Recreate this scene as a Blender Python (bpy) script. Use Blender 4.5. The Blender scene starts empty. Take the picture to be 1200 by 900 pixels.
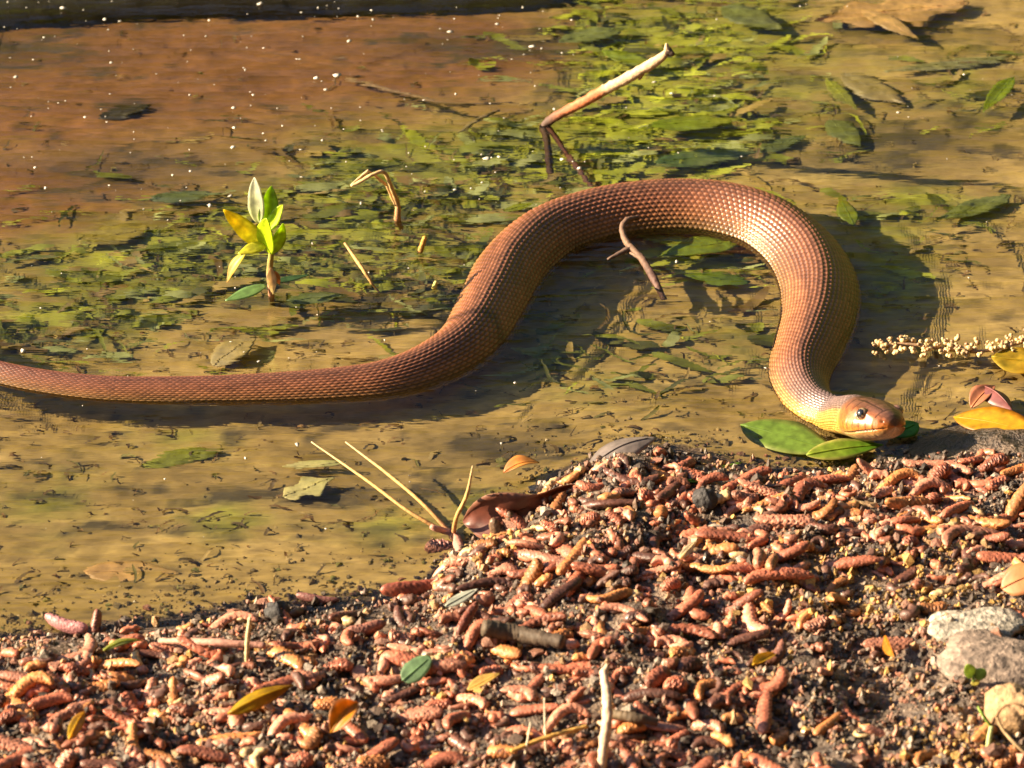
import bpy, math, random
import numpy as np
from mathutils import Vector, Matrix

# ------------------------------------------------------------------ camera, sky, sun, exposure
SC = bpy.context.scene
COL = SC.collection
RNG = np.random.default_rng(7)
random.seed(7)
PITCH = math.radians(34.0)
DIST, WIDTH = 2.2, 0.58                        # metres to the picture centre, metres across the picture there
FWD = np.array([0, math.cos(PITCH), -math.sin(PITCH)])
RGT = np.array([1.0, 0, 0])
UPV = np.array([0, math.sin(PITCH), math.cos(PITCH)])
CAM = -FWD * DIST
cam = bpy.data.cameras.new('camera')
cam.sensor_width = 36.0
cam.lens = 36.0 * DIST / WIDTH
cam.clip_start, cam.clip_end = 0.05, 500
cam.dof.use_dof = True
cam.dof.focus_distance = DIST
cam.dof.aperture_fstop = 17.0
co = bpy.data.objects.new('camera', cam)
co.location = CAM
co.rotation_euler = (math.pi / 2 - PITCH, 0, 0)
COL.objects.link(co)
SC.camera = co

SUN_EL, SUN_AZ = math.radians(24.0), math.radians(-1.0)   # low, from the left and a little beyond
SUNV = np.array([-math.cos(SUN_EL) * math.cos(SUN_AZ), -math.cos(SUN_EL) * math.sin(SUN_AZ), math.sin(SUN_EL)])
world = bpy.data.worlds.new('World')
SC.world = world
world.use_nodes = True
wn = world.node_tree
sky = wn.nodes.new('ShaderNodeTexSky')
sky.sky_type = 'NISHITA'
sky.sun_disc = False
sky.sun_elevation = SUN_EL
sky.sun_rotation = math.atan2(SUNV[0], SUNV[1])
sky.dust_density = 1.0
sky.air_density = 0.8
wn.nodes['Background'].inputs['Strength'].default_value = 0.062
wn.links.new(sky.outputs[0], wn.nodes['Background'].inputs['Color'])
sun = bpy.data.lights.new('sun', 'SUN')
sun.energy = 5.0
sun.angle = math.radians(0.53)
sun.color = (1.0, 0.81, 0.53)
sun.cycles.is_caustics_light = True
so = bpy.data.objects.new('sun', sun)
so.rotation_euler = Vector(SUNV).to_track_quat('Z', 'Y').to_euler()
so.location = Vector(SUNV) * 3
COL.objects.link(so)
SC.view_settings.view_transform = 'Standard'
SC.view_settings.look = 'None'
SC.view_settings.exposure = 1.85
SC.view_settings.gamma = 1.0
SC.render.engine = 'CYCLES'
SC.cycles.use_denoising = True
SC.cycles.caustics_refractive = True
SC.cycles.caustics_reflective = False
SC.cycles.sample_clamp_indirect = 3.0
SC.cycles.max_bounces = 10
SC.cycles.transmission_bounces = 6
SC.cycles.transparent_max_bounces = 8

# ------------------------------------------------------------------ pixel helpers (photograph 1200 x 900)
def ray(px, py):
    k = WIDTH / DIST / 1200.0
    d = FWD + RGT * ((px - 600) * k) + UPV * ((450 - py) * k)
    return d / np.linalg.norm(d)

def at(px, py, z=0.0):
    d = ray(px, py)
    return CAM + d * ((z - CAM[2]) / d[2])

def at_y(px, py, y):                            # on the upright plane at this y
    d = ray(px, py)
    return CAM + d * ((y - CAM[1]) / d[1])

def refr(px, py, depth):                        # a point under the water, seen through its surface
    d = ray(px, py)
    p = CAM + d * (-CAM[2] / d[2])
    s = d[:2] / 1.333
    dz = -math.sqrt(max(1e-6, 1 - s @ s))
    t = depth / -dz
    return np.array([p[0] + s[0] * t, p[1] + s[1] * t, -depth])

# ------------------------------------------------------------------ noise in numpy
_PERM = RNG.random((4, 256, 256))
def vnoise(x, y, k=0):
    x = np.asarray(x, float); y = np.asarray(y, float)
    xi = np.floor(x).astype(int); yi = np.floor(y).astype(int)
    fx = x - xi; fy = y - yi
    fx = fx * fx * fx * (fx * (fx * 6 - 15) + 10); fy = fy * fy * fy * (fy * (fy * 6 - 15) + 10)
    T = _PERM[k % 4]
    a = T[xi & 255, yi & 255]; b = T[(xi + 1) & 255, yi & 255]
    c = T[xi & 255, (yi + 1) & 255]; d = T[(xi + 1) & 255, (yi + 1) & 255]
    return (a * (1 - fx) + b * fx) * (1 - fy) + (c * (1 - fx) + d * fx) * fy * 1.0
def fbm(x, y, octs=4, k=0):
    s, a, n = 0, 1.0, 0
    for i in range(octs):
        s = s + a * vnoise(x * 2 ** i + 17.3 * i, y * 2 ** i + 5.1 * i, k + i); n += a; a *= 0.5
    return s / n - 0.5

# ------------------------------------------------------------------ mesh and object helpers
def mk(name, verts, faces, mat, parent=None, cols=None, smooth=True, mesh=None):
    if mesh is None:
        mesh = bpy.data.meshes.new(name)
        mesh.from_pydata(np.asarray(verts, float).tolist(), [], faces if isinstance(faces, list) else faces.tolist())
        if cols is not None:
            ca = mesh.color_attributes.new('Col', 'FLOAT_COLOR', 'POINT')
            c = np.ones((len(verts), 4)); c[:, :3] = cols
            ca.data.foreach_set('color', c.ravel())
        if smooth:
            mesh.polygons.foreach_set('use_smooth', [True] * len(mesh.polygons))
        if mat: mesh.materials.append(mat)
        mesh.update()
    o = bpy.data.objects.new(name, mesh)
    COL.objects.link(o)
    o.parent = parent
    return o

def tag(o, label, cat, group=None, kind=None):
    o['label'] = label; o['category'] = cat
    if group: o['group'] = group
    if kind: o['kind'] = kind
    return o

def structure(o, kind='structure'):
    o['kind'] = kind
    return o

def empty(name, loc=(0, 0, 0)):
    o = bpy.data.objects.new(name, None)
    o.location = loc; o.empty_display_size = 0.01
    COL.objects.link(o)
    return o

def grid_faces(n, m, wrap=False):               # n rows of m
    i = np.arange(n - 1)[:, None]; j = np.arange(m if wrap else m - 1)[None, :]
    a = i * m + j; b = i * m + (j + 1) % m; c = (i + 1) * m + (j + 1) % m; d = (i + 1) * m + j
    return np.stack([a, b, c, d], -1).reshape(-1, 4)

def spline(P, n, closed=False):                 # Catmull-Rom resampled evenly by length
    P = np.asarray(P, float)
    Q = np.vstack([2 * P[0] - P[1], P, 2 * P[-1] - P[-2]])
    out = []
    for i in range(len(P) - 1):
        p0, p1, p2, p3 = Q[i:i + 4]
        for t in np.linspace(0, 1, 40, endpoint=False):
            out.append(0.5 * (2 * p1 + (p2 - p0) * t + (2 * p0 - 5 * p1 + 4 * p2 - p3) * t * t + (3 * p1 - p0 - 3 * p2 + p3) * t ** 3))
    out.append(P[-1]); out = np.array(out)
    d = np.r_[0, np.cumsum(np.linalg.norm(np.diff(out[:, :3], axis=0), axis=1))]
    s = np.linspace(0, d[-1], n)
    return np.stack([np.interp(s, d, out[:, k]) for k in range(P.shape[1])], 1), d[-1]

def norm(v):
    v = np.asarray(v, float)
    return v / (np.linalg.norm(v, axis=-1, keepdims=True) + 1e-12)

def tube(points, radii, sides=8, n=None, rough=0.0, seed=0):
    """closed tube along points; returns verts, faces, (t along, angle)"""
    r = np.random.default_rng(seed)
    PR = np.column_stack([np.asarray(points, float), np.asarray(radii, float)])
    n = n or max(6, len(PR) * 4)
    S, L = spline(PR, n)
    P, R = S[:, :3], np.maximum(S[:, 3], 1e-5)
    T = norm(np.gradient(P, axis=0))
    ref = np.array([0, 0, 1.0]) if abs(T[0][2]) < 0.8 else np.array([1.0, 0, 0])
    V = []; A = np.linspace(0, 2 * np.pi, sides, endpoint=False)
    u = norm(np.cross(T[0], ref))
    for i in range(n):
        u = norm(u - T[i] * (u @ T[i])); w = np.cross(T[i], u)
        rr = R[i] * (1 + rough * (r.random(sides) - 0.5) * 2)
        V.append(P[i] + np.cos(A)[:, None] * u * rr[:, None] + np.sin(A)[:, None] * w * rr[:, None])
    V = np.vstack(V)
    F = [list(map(int, f)) for f in grid_faces(n, sides, True)]
    F.append(list(range(sides))[::-1]); F.append([(n - 1) * sides + k for k in range(sides)])
    return V, F, np.repeat(np.linspace(0, 1, n), sides)

# ------------------------------------------------------------------ materials
def nodes(mat):
    mat.use_nodes = True
    return mat.node_tree.nodes, mat.node_tree.links, mat.node_tree.nodes['Principled BSDF']

def attr_mat(name, rough=0.6, nscale=300, namt=0.35, bump=0.3, bdist=0.0005, transl=0.0, spec=0.5, coat=0.0, rnd=0.0, stretch=(1, 1, 1), sss=0.0):
    """colour from the mesh's own colour attribute, broken up by noise; optional light shining through"""
    m = bpy.data.materials.new(name)
    N, L, B = nodes(m)
    at_ = N.new('ShaderNodeAttribute'); at_.attribute_name = 'Col'
    tc = N.new('ShaderNodeTexCoord')
    mp = N.new('ShaderNodeMapping'); mp.inputs['Scale'].default_value = stretch
    L.new(tc.outputs['Object'], mp.inputs['Vector'])
    nz = N.new('ShaderNodeTexNoise'); nz.inputs['Scale'].default_value = nscale; nz.inputs['Detail'].default_value = 5
    L.new(mp.outputs[0], nz.inputs['Vector'])
    mr = N.new('ShaderNodeMapRange'); mr.inputs[1].default_value = 0.25; mr.inputs[2].default_value = 0.75
    mr.inputs[3].default_value = 1 - namt; mr.inputs[4].default_value = 1 + namt
    L.new(nz.outputs['Fac'], mr.inputs[0])
    hsv = N.new('ShaderNodeHueSaturation')
    L.new(at_.outputs['Color'], hsv.inputs['Color']); L.new(mr.outputs[0], hsv.inputs['Value'])
    if rnd:
        oi = N.new('ShaderNodeObjectInfo')
        m2 = N.new('ShaderNodeMath'); m2.operation = 'MULTIPLY_ADD'
        m2.inputs[1].default_value = rnd; m2.inputs[2].default_value = 1 - rnd / 2
        L.new(oi.outputs['Random'], m2.inputs[0])
        m3 = N.new('ShaderNodeMath'); m3.operation = 'MULTIPLY'
        L.new(m2.outputs[0], m3.inputs[0]); L.new(mr.outputs[0], m3.inputs[1]); L.new(m3.outputs[0], hsv.inputs['Value'])
    L.new(hsv.outputs[0], B.inputs['Base Color'])
    B.inputs['Roughness'].default_value = rough
    B.inputs['Specular IOR Level'].default_value = spec
    B.inputs['Coat Weight'].default_value = coat; B.inputs['Coat Roughness'].default_value = 0.15
    if sss:
        B.inputs['Subsurface Weight'].default_value = sss
        B.inputs['Subsurface Radius'].default_value = (1, .4, .2); B.inputs['Subsurface Scale'].default_value = 0.002
    if bump:
        bp = N.new('ShaderNodeBump'); bp.inputs['Strength'].default_value = bump; bp.inputs['Distance'].default_value = bdist
        L.new(nz.outputs['Fac'], bp.inputs['Height']); L.new(bp.outputs[0], B.inputs['Normal'])
    if transl:
        tr = N.new('ShaderNodeBsdfTranslucent'); mx = N.new('ShaderNodeMixShader'); mx.inputs[0].default_value = transl
        L.new(hsv.outputs[0], tr.inputs['Color'])
        L.new(B.outputs[0], mx.inputs[1]); L.new(tr.outputs[0], mx.inputs[2])
        L.new(mx.outputs[0], N['Material Output'].inputs['Surface'])
    return m

M_LEAF = attr_mat('leaf', rough=0.42, nscale=190, namt=0.38, bump=0.25, transl=0.55)
M_DEAD = attr_mat('dead_leaf', rough=0.45, nscale=140, namt=0.4, bump=0.5, transl=0.15)
M_WOOD = attr_mat('twig_bark', rough=0.7, nscale=400, namt=0.35, bump=0.7, bdist=0.0008)
M_CAT = attr_mat('catkin', rough=0.5, nscale=420, namt=0.5, bump=0.8, bdist=0.0008, rnd=0.7, coat=0.12, spec=0.5)
M_CRUMB = attr_mat('crumb', rough=0.65, nscale=900, namt=0.5, bump=0.8, bdist=.0006, coat=0.08)
M_STONE = attr_mat('stone', rough=0.75, nscale=300, namt=0.6, bump=1.0, bdist=.002)
M_WEED = attr_mat('water_weed', rough=0.6, nscale=90, namt=0.5, bump=0.0, transl=0.4)
M_FLECK = attr_mat('fleck', rough=0.6, nscale=300, namt=0.15, bump=0.0)

# ------------------------------------------------------------------ ground: stream bed and mud bank, one height field
SHORE_PX = [(-500, 800), (-200, 775), (0, 757), (60, 750), (130, 740), (200, 735), (290, 718), (370, 714), (440, 708), (500, 690), (530, 655), (570, 628),
            (610, 602), (640, 570), (690, 545), (740, 530), (800, 533), (860, 552), (920, 558), (1000, 550), (1060, 538), (1110, 522), (1150, 510), (1200, 502), (1400, 495), (1800, 500)]
SH = np.array([at(*p)[:2] for p in SHORE_PX])
def shore_y(x): return np.interp(x, SH[:, 0], SH[:, 1])

def bump_at(x, y, px, py, amp, rx, ry):
    c = at(px, py)
    return amp * np.exp(-((x - c[0]) / rx) ** 2 - ((y - c[1]) / ry) ** 2)

def height(x, y):
    x = np.asarray(x, float); y = np.asarray(y, float)
    s = (shore_y(x) - y) * 0.85 + 0.012 * fbm(x * 30, y * 30, 3, 1)
    land = 0.022 * (1 - np.exp(-np.maximum(s, 0) / 0.035)) + 0.055 * np.minimum(np.maximum(s, 0), .5)
    lump = 0.016 * fbm(x * 22, y * 22, 2, 2) + 0.009 * fbm(x * 75, y * 75, 3, 0) + 0.004 * fbm(x * 220, y * 220, 2, 3)
    lumpw = np.clip(s / 0.03, 0, 1)
    land = land + lump * lumpw
    land += bump_at(x, y, 730, 590, 0.010, .05, .04) * lumpw
    d = np.maximum(-s, 0)
    bed = -0.032 * (1 - np.exp(-d / 0.10)) - 0.012 * np.minimum(d, .6)
    bed = bed + (0.010 * fbm(x * 14, y * 9, 3, 2) + 0.004 * fbm(x * 40, y * 90, 3, 1)) * np.clip(d / 0.05, 0, 1)
    h = np.where(s > 0, land, bed)
    h += bump_at(x, y, 1125, 520, 0.008, .030, .02)
    return h

def at_ground(px, py, lo=-0.08, hi=0.10):
    d = ray(px, py)
    t = np.linspace((hi - CAM[2]) / d[2], (lo - CAM[2]) / d[2], 500)
    P = CAM[None] + d[None] * t[:, None]
    H = height(P[:, 0], P[:, 1])
    k = np.argmax(P[:, 2] <= H)
    return np.array([P[k, 0], P[k, 1], H[k]])

def slope(p):
    e = 0.01
    hx = (height(p[0] + e, p[1]) - height(p[0] - e, p[1])) / (2 * e)
    hy = (height(p[0], p[1] + e) - height(p[0], p[1] - e)) / (2 * e)
    return float(hx), float(hy)

def axis(c, half, step, far, grow=1.22):
    a = list(np.arange(c - half, c + half + step / 2, step)); s = step
    while a[-1] < c + far: s *= grow; a.append(a[-1] + s)
    s = step
    while a[0] > c - far: s *= grow; a.insert(0, a[0] - s)
    return np.array(a)

GX = axis(0, 0.46, 0.0030, 4.0); GY = axis(0.02, 0.62, 0.0032, 4.0)
XX, YY = np.meshgrid(GX, GY)
ZZ = height(XX, YY)
PXW = WIDTH / 1200
def pxmap(px, py, rx, ry, x, y, depth=0.045):   # soft patch on the bed round the point seen at this pixel
    c = refr(px, py, depth)
    k = PXW
    return np.exp(-(((x - c[0]) / (rx * k)) ** 2 + ((y - c[1]) / (ry * k / math.sin(PITCH))) ** 2))
GREEN = [(760, 60, 110, 70, 1.0), (780, 170, 100, 60, 1.0), (620, 190, 110, 60, .8), (830, 310, 60, 30, .9), (450, 220, 130, 70, .8), (330, 300, 170, 60, .9), (150, 330, 140, 60, .75),
         (40, 400, 120, 40, .6), (500, 330, 90, 60, .6), (960, 120, 120, 120, .45), (1140, 110, 60, 60, .6), (1100, 250, 100, 30, .6), (1050, 330, 50, 70, .7), (900, 20, 60, 60, .7),
         (210, 530, 60, 30, .5), (60, 610, 60, 40, .45), (270, 635, 60, 25, .6), (450, 640, 60, 25, .45), (560, 620, 50, 25, .6), (640, 420, 60, 60, .5), (850, 420, 90, 40, .35), (700, 480, 60, 30, .3)]
green = np.clip(sum(a * pxmap(px, py, rx, ry, XX, YY) for px, py, rx, ry, a in GREEN), 0, 1)
DARK = [(440, 605, 120, 16, .5), (150, 645, 200, 8, .45), (250, 600, 200, 12, .4), (600, 560, 60, 14, .5), (60, 560, 90, 9, .35), (330, 520, 120, 7, .3), (300, -30, 700, 45, 1.0), (-60, 60, 200, 40, .7), (150, 205, 130, 28, .8), (560, 60, 150, 22, .7), (1080, 170, 120, 40, .6), (480, 360, 120, 50, .5), (150, 130, 45, 14, .8), (560, 545, 100, 25, .6), (400, 560, 60, 12, .4), (960, 200, 90, 14, .4), (1040, 45, 80, 16, .6)]  # the wide entry at the far edge paints shade into the bed colour
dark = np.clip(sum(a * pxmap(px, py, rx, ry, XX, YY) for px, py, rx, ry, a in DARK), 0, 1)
brown = np.clip(sum(pxmap(px, py, rx, ry, XX, YY) for px, py, rx, ry in [(180, 90, 440, 130), (520, 60, 190, 60), (0, 250, 220, 60), (-50, 60, 200, 120)]), 0, 1)
n1 = fbm(XX * 16, YY * 60, 4, 0) * 2; n2 = fbm(XX * 45, YY * 130, 4, 1) * 2; n3 = fbm(XX * 9, YY * 14, 3, 2) * 2
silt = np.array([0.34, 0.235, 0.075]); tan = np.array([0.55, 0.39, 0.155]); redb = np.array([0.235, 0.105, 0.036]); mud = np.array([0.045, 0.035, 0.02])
alga = np.array([0.19, 0.20, 0.028]); bright = np.array([0.42, 0.45, 0.045])
def mixc(a, b, t): return a * (1 - t[..., None]) + b * t[..., None]
C = mixc(np.broadcast_to(silt, XX.shape + (3,)), tan, np.clip(.35 + 0.9 * n1, 0, 1))
C = mixc(C, redb, np.clip(brown * 1.2 + .3 * n2 * brown, 0, 1))
C = mixc(C, alga, np.clip(green * 1.1 + 1.2 * n2 * np.sqrt(green) + .5 * n3 * green, 0, .95))
limeg = np.clip(pxmap(800, 60, 90, 60, XX, YY, .03) + pxmap(790, 170, 90, 50, XX, YY, .03) + pxmap(820, 300, 60, 28, XX, YY, .03) + .6 * pxmap(690, 90, 70, 40, XX, YY, .03), 0, 1)
C = mixc(C, bright, np.clip((green - .45) * 1.0 + 1.4 * n1 * green + .6 * limeg, 0, .85))
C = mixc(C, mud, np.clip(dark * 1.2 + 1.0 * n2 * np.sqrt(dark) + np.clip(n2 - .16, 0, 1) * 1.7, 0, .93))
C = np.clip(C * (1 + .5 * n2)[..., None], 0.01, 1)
# the bank's own soil: dark wet humus with paler dry crumbs and ochre patches
m1 = fbm(XX * 60, YY * 60, 4, 3) * 2; m2 = fbm(XX * 260, YY * 260, 3, 1) * 2
soil = mixc(np.broadcast_to(np.array([0.070, 0.048, 0.036]), XX.shape + (3,)), np.array([0.24, 0.16, 0.11]), np.clip(.35 + m1 + .8 * m2, 0, 1))
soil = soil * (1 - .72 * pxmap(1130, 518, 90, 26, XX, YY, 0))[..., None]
LAND = ZZ > -0.003
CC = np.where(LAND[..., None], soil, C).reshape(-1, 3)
VV = np.stack([XX, YY, ZZ], -1).reshape(-1, 3)
FF = grid_faces(*XX.shape)
landface = LAND.reshape(-1)[FF].sum(1) >= 2
M_BED = attr_mat('stream_bed', rough=0.85, nscale=160, namt=0.35, bump=0.5, bdist=0.002, stretch=(0.5, 1.4, 1))
M_SOIL = attr_mat('wet_soil', rough=0.55, nscale=420, namt=0.55, bump=1.0, bdist=0.004, coat=0.1)
def sub(faces):
    used = np.unique(faces); idx = np.full(len(VV), -1); idx[used] = np.arange(len(used))
    return used, idx[faces]
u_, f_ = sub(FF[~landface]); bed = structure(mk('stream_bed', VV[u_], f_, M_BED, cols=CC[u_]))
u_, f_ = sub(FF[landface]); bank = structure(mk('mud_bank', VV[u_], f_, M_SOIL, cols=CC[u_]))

# unseen slope added to cut sky fill, open towards the sun; the water mirrors it
ha = np.radians(np.linspace(-128, 128, 150)); hr = np.linspace(0, 1, 40)
HA, HR = np.meshgrid(ha, hr, indexing='ij')
top_ = 1.0 * np.clip((np.radians(128) - np.abs(HA)) / .5, 0.02, 1) ** .7
rr_ = 3.7 + 6.5 * HR
hz = -.09 + (rr_ - 3.7) * top_ * (2.6 - 1.7 * np.clip(np.sin(HA), 0, 1)) + 1.2 * fbm(HA * 14, HR * 9, 4, 2) * HR * top_
M_SKY_BLOCKER = attr_mat('sky_blocker', rough=1.0, spec=0.0, nscale=3, namt=.6, bump=.8, bdist=.2)
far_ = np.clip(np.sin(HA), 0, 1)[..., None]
hc = (np.array([.014, .017, .006]) * (1 - far_) + np.array([.07, .085, .018]) * far_) * (1 + 1.4 * fbm(HA * 20, HR * 14, 4, 1)[..., None])  # far side coloured brighter for the water to reflect
structure(mk('unseen_sky_blocker', np.stack([rr_ * np.cos(HA), rr_ * np.sin(HA), hz], -1).reshape(-1, 3), grid_faces(150, 40), M_SKY_BLOCKER, cols=np.clip(hc, .005, 1).reshape(-1, 3)))

# ------------------------------------------------------------------ the snake's course (used by the ripples too)
SNAKE_PX = [(-330, 300, 14, 0), (-250, 330, 18, 0), (-160, 372, 25, 0), (-80, 408, 32, 0), (0, 438, 36, 0), (100, 455, 40, 0), (200, 459, 44, 0), (300, 458, 50, 0), (400, 453, 57, 0), (460, 445, 64, 0),
            (512, 426, 73, 0), (552, 398, 80, 0), (578, 356, 85, 0), (602, 312, 88, 0), (640, 277, 88, 0), (692, 257, 87, 0), (750, 247, 87, 0), (808, 245, 88, 0), (860, 252, 91, 0),
            (906, 269, 92, 0), (942, 299, 93, 0), (960, 336, 93, 0), (960, 372, 90, 0), (949, 406, 84, 0), (938, 434, 74, 0), (940, 455, 64, 0), (953, 473, 55, .002), (974, 483, 50, .005)]
SPINE = []
for px, py, w, dz in SNAKE_PX:
    W = w * PXW; z = -0.02 * W + dz
    p = at(px, py, z); sc_ = np.linalg.norm(p - CAM) / DIST
    SPINE.append([*p, W * sc_])
SPINE = np.array(SPINE)

# ------------------------------------------------------------------ water
WX = axis(0, 0.38, 0.0016, 4.0); WY = axis(0.08, 0.46, 0.0016, 4.0)
wx, wy = np.meshgrid(WX, WY)
calm = np.clip(sum(pxmap(px, py, rx, ry, wx, wy, 0) for px, py, rx, ry in [(150, 110, 420, 110), (500, 60, 150, 60)]), 0, .75)
amp = 1 - calm
wz = 0.0022 * fbm(wx * 8, wy * 19, 1, 0) * amp + 0.0009 * fbm(wx * 20, wy * 42, 1, 1) * amp
sp, _ = spline(SPINE, 800)
near = np.full(wx.shape, 9.0)
inner = (abs(wx) < .38) & (abs(wy - .08) < .46)
for p in sp:
    near[inner] = np.minimum(near[inner], np.hypot(wx[inner] - p[0], wy[inner] - p[1]) - p[3] / 2)
nd = np.maximum(near, 0)
wz += 0.00025 * np.exp(-nd / 0.011)                                   # the water climbs the skin
rp = 1.0 * pxmap(650, 365, 55, 60, wx, wy, 0) + .7 * pxmap(1040, 440, 70, 60, wx, wy, 0) + .5 * pxmap(640, 150, 50, 30, wx, wy, 0) + .35
wz += np.where(nd < .08, 0.00030 * rp * np.sin(nd * 2 * np.pi / 0.028 + 2 * fbm(wx * 30, wy * 30, 2, 3)) * np.exp(-nd / 0.03) * np.clip(nd / .004, 0, 1), 0)
far_w = np.clip((np.maximum(abs(wx) - .38, 0) + np.maximum(abs(wy - .08) - .46, 0)) / .2, 0, 1)
wz *= 1 - far_w
M_WATER = bpy.data.materials.new('water')
N, L, B = nodes(M_WATER)
N.remove(B)
gl = N.new('ShaderNodeBsdfGlass'); gl.inputs['IOR'].default_value = 1.333; gl.inputs['Roughness'].default_value = 0.06
gl.inputs['Color'].default_value = (0.98, 0.96, 0.88, 1)
wtc = N.new('ShaderNodeTexCoord'); wmp = N.new('ShaderNodeMapping'); wmp.inputs['Scale'].default_value = (26, 95, 1)
wno = N.new('ShaderNodeTexNoise'); wno.inputs['Scale'].default_value = 1.0; wno.inputs['Detail'].default_value = 3
wbp = N.new('ShaderNodeBump'); wbp.inputs['Strength'].default_value = 1.0; wbp.inputs['Distance'].default_value = 0.0015
L.new(wtc.outputs['Object'], wmp.inputs['Vector']); L.new(wmp.outputs[0], wno.inputs['Vector']); L.new(wno.outputs['Fac'], wbp.inputs['Height'])
L.new(wbp.outputs[0], gl.inputs['Normal'])
L.new(gl.outputs[0], N['Material Output'].inputs['Surface'])
water = structure(mk('water', np.stack([wx, wy, wz], -1).reshape(-1, 3), grid_faces(*wx.shape), M_WATER))
water.cycles.is_caustics_caster = True

# ------------------------------------------------------------------ snake: one continuous skin with relief scales
NR, NA = 1560, 232
S, LEN = spline(SPINE, NR)
P, W = S[:, :3], S[:, 3]
T = norm(np.gradient(P, axis=0))
Lt = norm(np.cross(T, [0, 0, 1.0]))             # to the snake's right side
# head frame in camera axes: looks at the viewer and to the right, chin a little up
def camv(a, b, c): return norm(RGT * a + UPV * b - FWD * c)
HF = camv(.46, -.12, .88)
HL = -camv(.88, .08, -.46)                      # the snake's right side is the sunny side here
HL = norm(HL - HF * (HL @ HF)); HU = norm(np.cross(HL, HF))
if HU[2] < 0: HU = -HU
HEADL = 0.040
hb = at(1003, 489, 0.0165)
NH = 110
# bridge the neck into the head with a smooth curve
p0, t0 = P[-1], T[-1]
nb = 40
tt = np.linspace(0, 1, nb + 1)[1:, None]
d0 = np.linalg.norm(hb - p0)
Hm = (2 * tt**3 - 3 * tt**2 + 1) * p0 + (tt**3 - 2 * tt**2 + tt) * t0 * d0 * 1.1 + (-2 * tt**3 + 3 * tt**2) * hb + (tt**3 - tt**2) * HF * d0 * 1.1
ht = np.linspace(0, 1, NH + 1)[1:]
ht = 1 - (1 - ht) ** 1.35
Pa = np.vstack([P, Hm, hb + HF * (ht * HEADL)[:, None]])
NT = len(Pa)
Wn = W[-1]
HWp = np.array([1, 1.10]) * np.array([[0, .0225], [.18, .0262], [.38, .0292], [.55, .0282], [.72, .0236], [.82, .0204], [.90, .0166], [.95, .0128], [.98, .0086], [.994, .005], [1, .0008]])
HHp = np.array([1, 1.22]) * np.array([[0, .0200], [.25, .0205], [.45, .0205], [.62, .0182], [.78, .0156], [.88, .0130], [.94, .0103], [.975, .0072], [.992, .0043], [1, .0008]])
Wa = np.r_[W, np.linspace(Wn, .0225 * 1.10, nb), np.interp(ht, HWp[:, 0], HWp[:, 1])]
ratio = np.interp(np.linspace(0, 1, NR), [0, .2, .9, 1], [.92, .88, .88, .86])
Ha = np.r_[W * ratio, np.linspace(W[-1] * ratio[-1], .0200 * 1.22, nb), np.interp(ht, HHp[:, 0], HHp[:, 1])]
Ta = norm(np.gradient(Pa, axis=0)); Ta[-NH:] = HF
bl = np.r_[np.zeros(NR), (lambda q: q * q * (3 - 2 * q))(np.linspace(0, 1, nb)), np.ones(NH)][:, None]
hor = norm(np.cross(Ta, [0, 0, 1.0]))
Ll = norm(hor * (1 - bl) + HL * bl)
Ll = norm(Ll - Ta * (Ll * Ta).sum(1, keepdims=True))
Uu = norm(np.cross(Ll, Ta)); Uu *= np.sign((Uu @ np.array([0, 0, 1.0])))[:, None]
phi = np.linspace(-np.pi, np.pi, NA, endpoint=False)
sl = np.r_[0, np.cumsum(np.linalg.norm(np.diff(Pa, axis=0), axis=1))]
PHI, SLN = np.meshgrid(phi, sl)
head = np.r_[np.zeros(NR + nb), ht][:, None] * np.ones((1, NA)); ish = np.r_[np.zeros(NR + nb), np.ones(NH)][:, None] * np.ones((1, NA))
# cross section: slightly roof-shaped back, flatter belly
aPH = np.abs(PHI)
cs, sn = np.cos(PHI), np.sin(PHI)
ex = np.sign(sn) * np.abs(sn) ** (0.92)
ez = np.where(cs > 0, np.abs(cs), -np.abs(cs) ** 0.8 * .86)
rf_ = np.clip(1 - aPH / (np.pi / 2), 0, 1)          # straight roof from the ridge down to the flank
rk = np.sqrt(rf_ ** 2 + .012) - math.sqrt(.012)
roof = np.r_[np.full(NR, .60), np.linspace(.60, .15, nb), np.full(NH, .12)][:, None]
ez = np.where(cs > 0, ez * (1 - roof) + roof * (1 - np.sqrt((1 - rf_) ** 2 + .01) + .005), ez)
ex = np.where(cs > 0, ex * (1 - roof) + roof * np.sign(sn) * (aPH / (np.pi / 2)) ** .92, ex)
# --- scale lattice
ROWS = 33
DORS = np.radians(128)
a = PHI / DORS * (ROWS / 2)                     # one unit per row
SCL = 0.0042 * np.interp(SLN, [0, LEN * .3, LEN * .85, LEN + .05], [.62, .95, 1.0, .62])
b = np.cumsum(np.r_[np.zeros((1, NA)), np.diff(SLN, axis=0)] / SCL, axis=0)
u = (a + 2 * b) / 2; v = (a - 2 * b) / 2       # diamond lattice
uf, vf = u - np.floor(u) - .5, v - np.floor(v) - .5
du = np.minimum(.5 - np.abs(uf), .5 - np.abs(vf)) * 2           # 0 at a scale's edge, 1 in the middle
along = (uf - vf)                               # runs -1..1 along the body in a scale
across = uf + vf
prof = np.clip(du * 2.2, 0, 1) ** .7
keel = np.exp(-(across / .13) ** 2) * np.clip(du * 3, 0, 1)
dors = np.clip((DORS - aPH) / .12, 0, 1) * (1 - ish)
rowd = np.abs((a % 1.0) - .5)                # 0 on the line between two rows
rowgap = np.exp(-(rowd / .15) ** 2) * dors
relief = (0.00046 * prof * (1 - .35 * along) + 0.00034 * keel - .00022 * rowgap) * dors
relief *= np.interp(Wa, [.010, .04], [.4, 1])[:, None]
vb = (SLN / 0.0075) % 1
relief += (1 - dors) * (1 - ish) * 0.0003 * np.clip(np.minimum(vb, 1 - vb) * 8, 0, 1)
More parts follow.
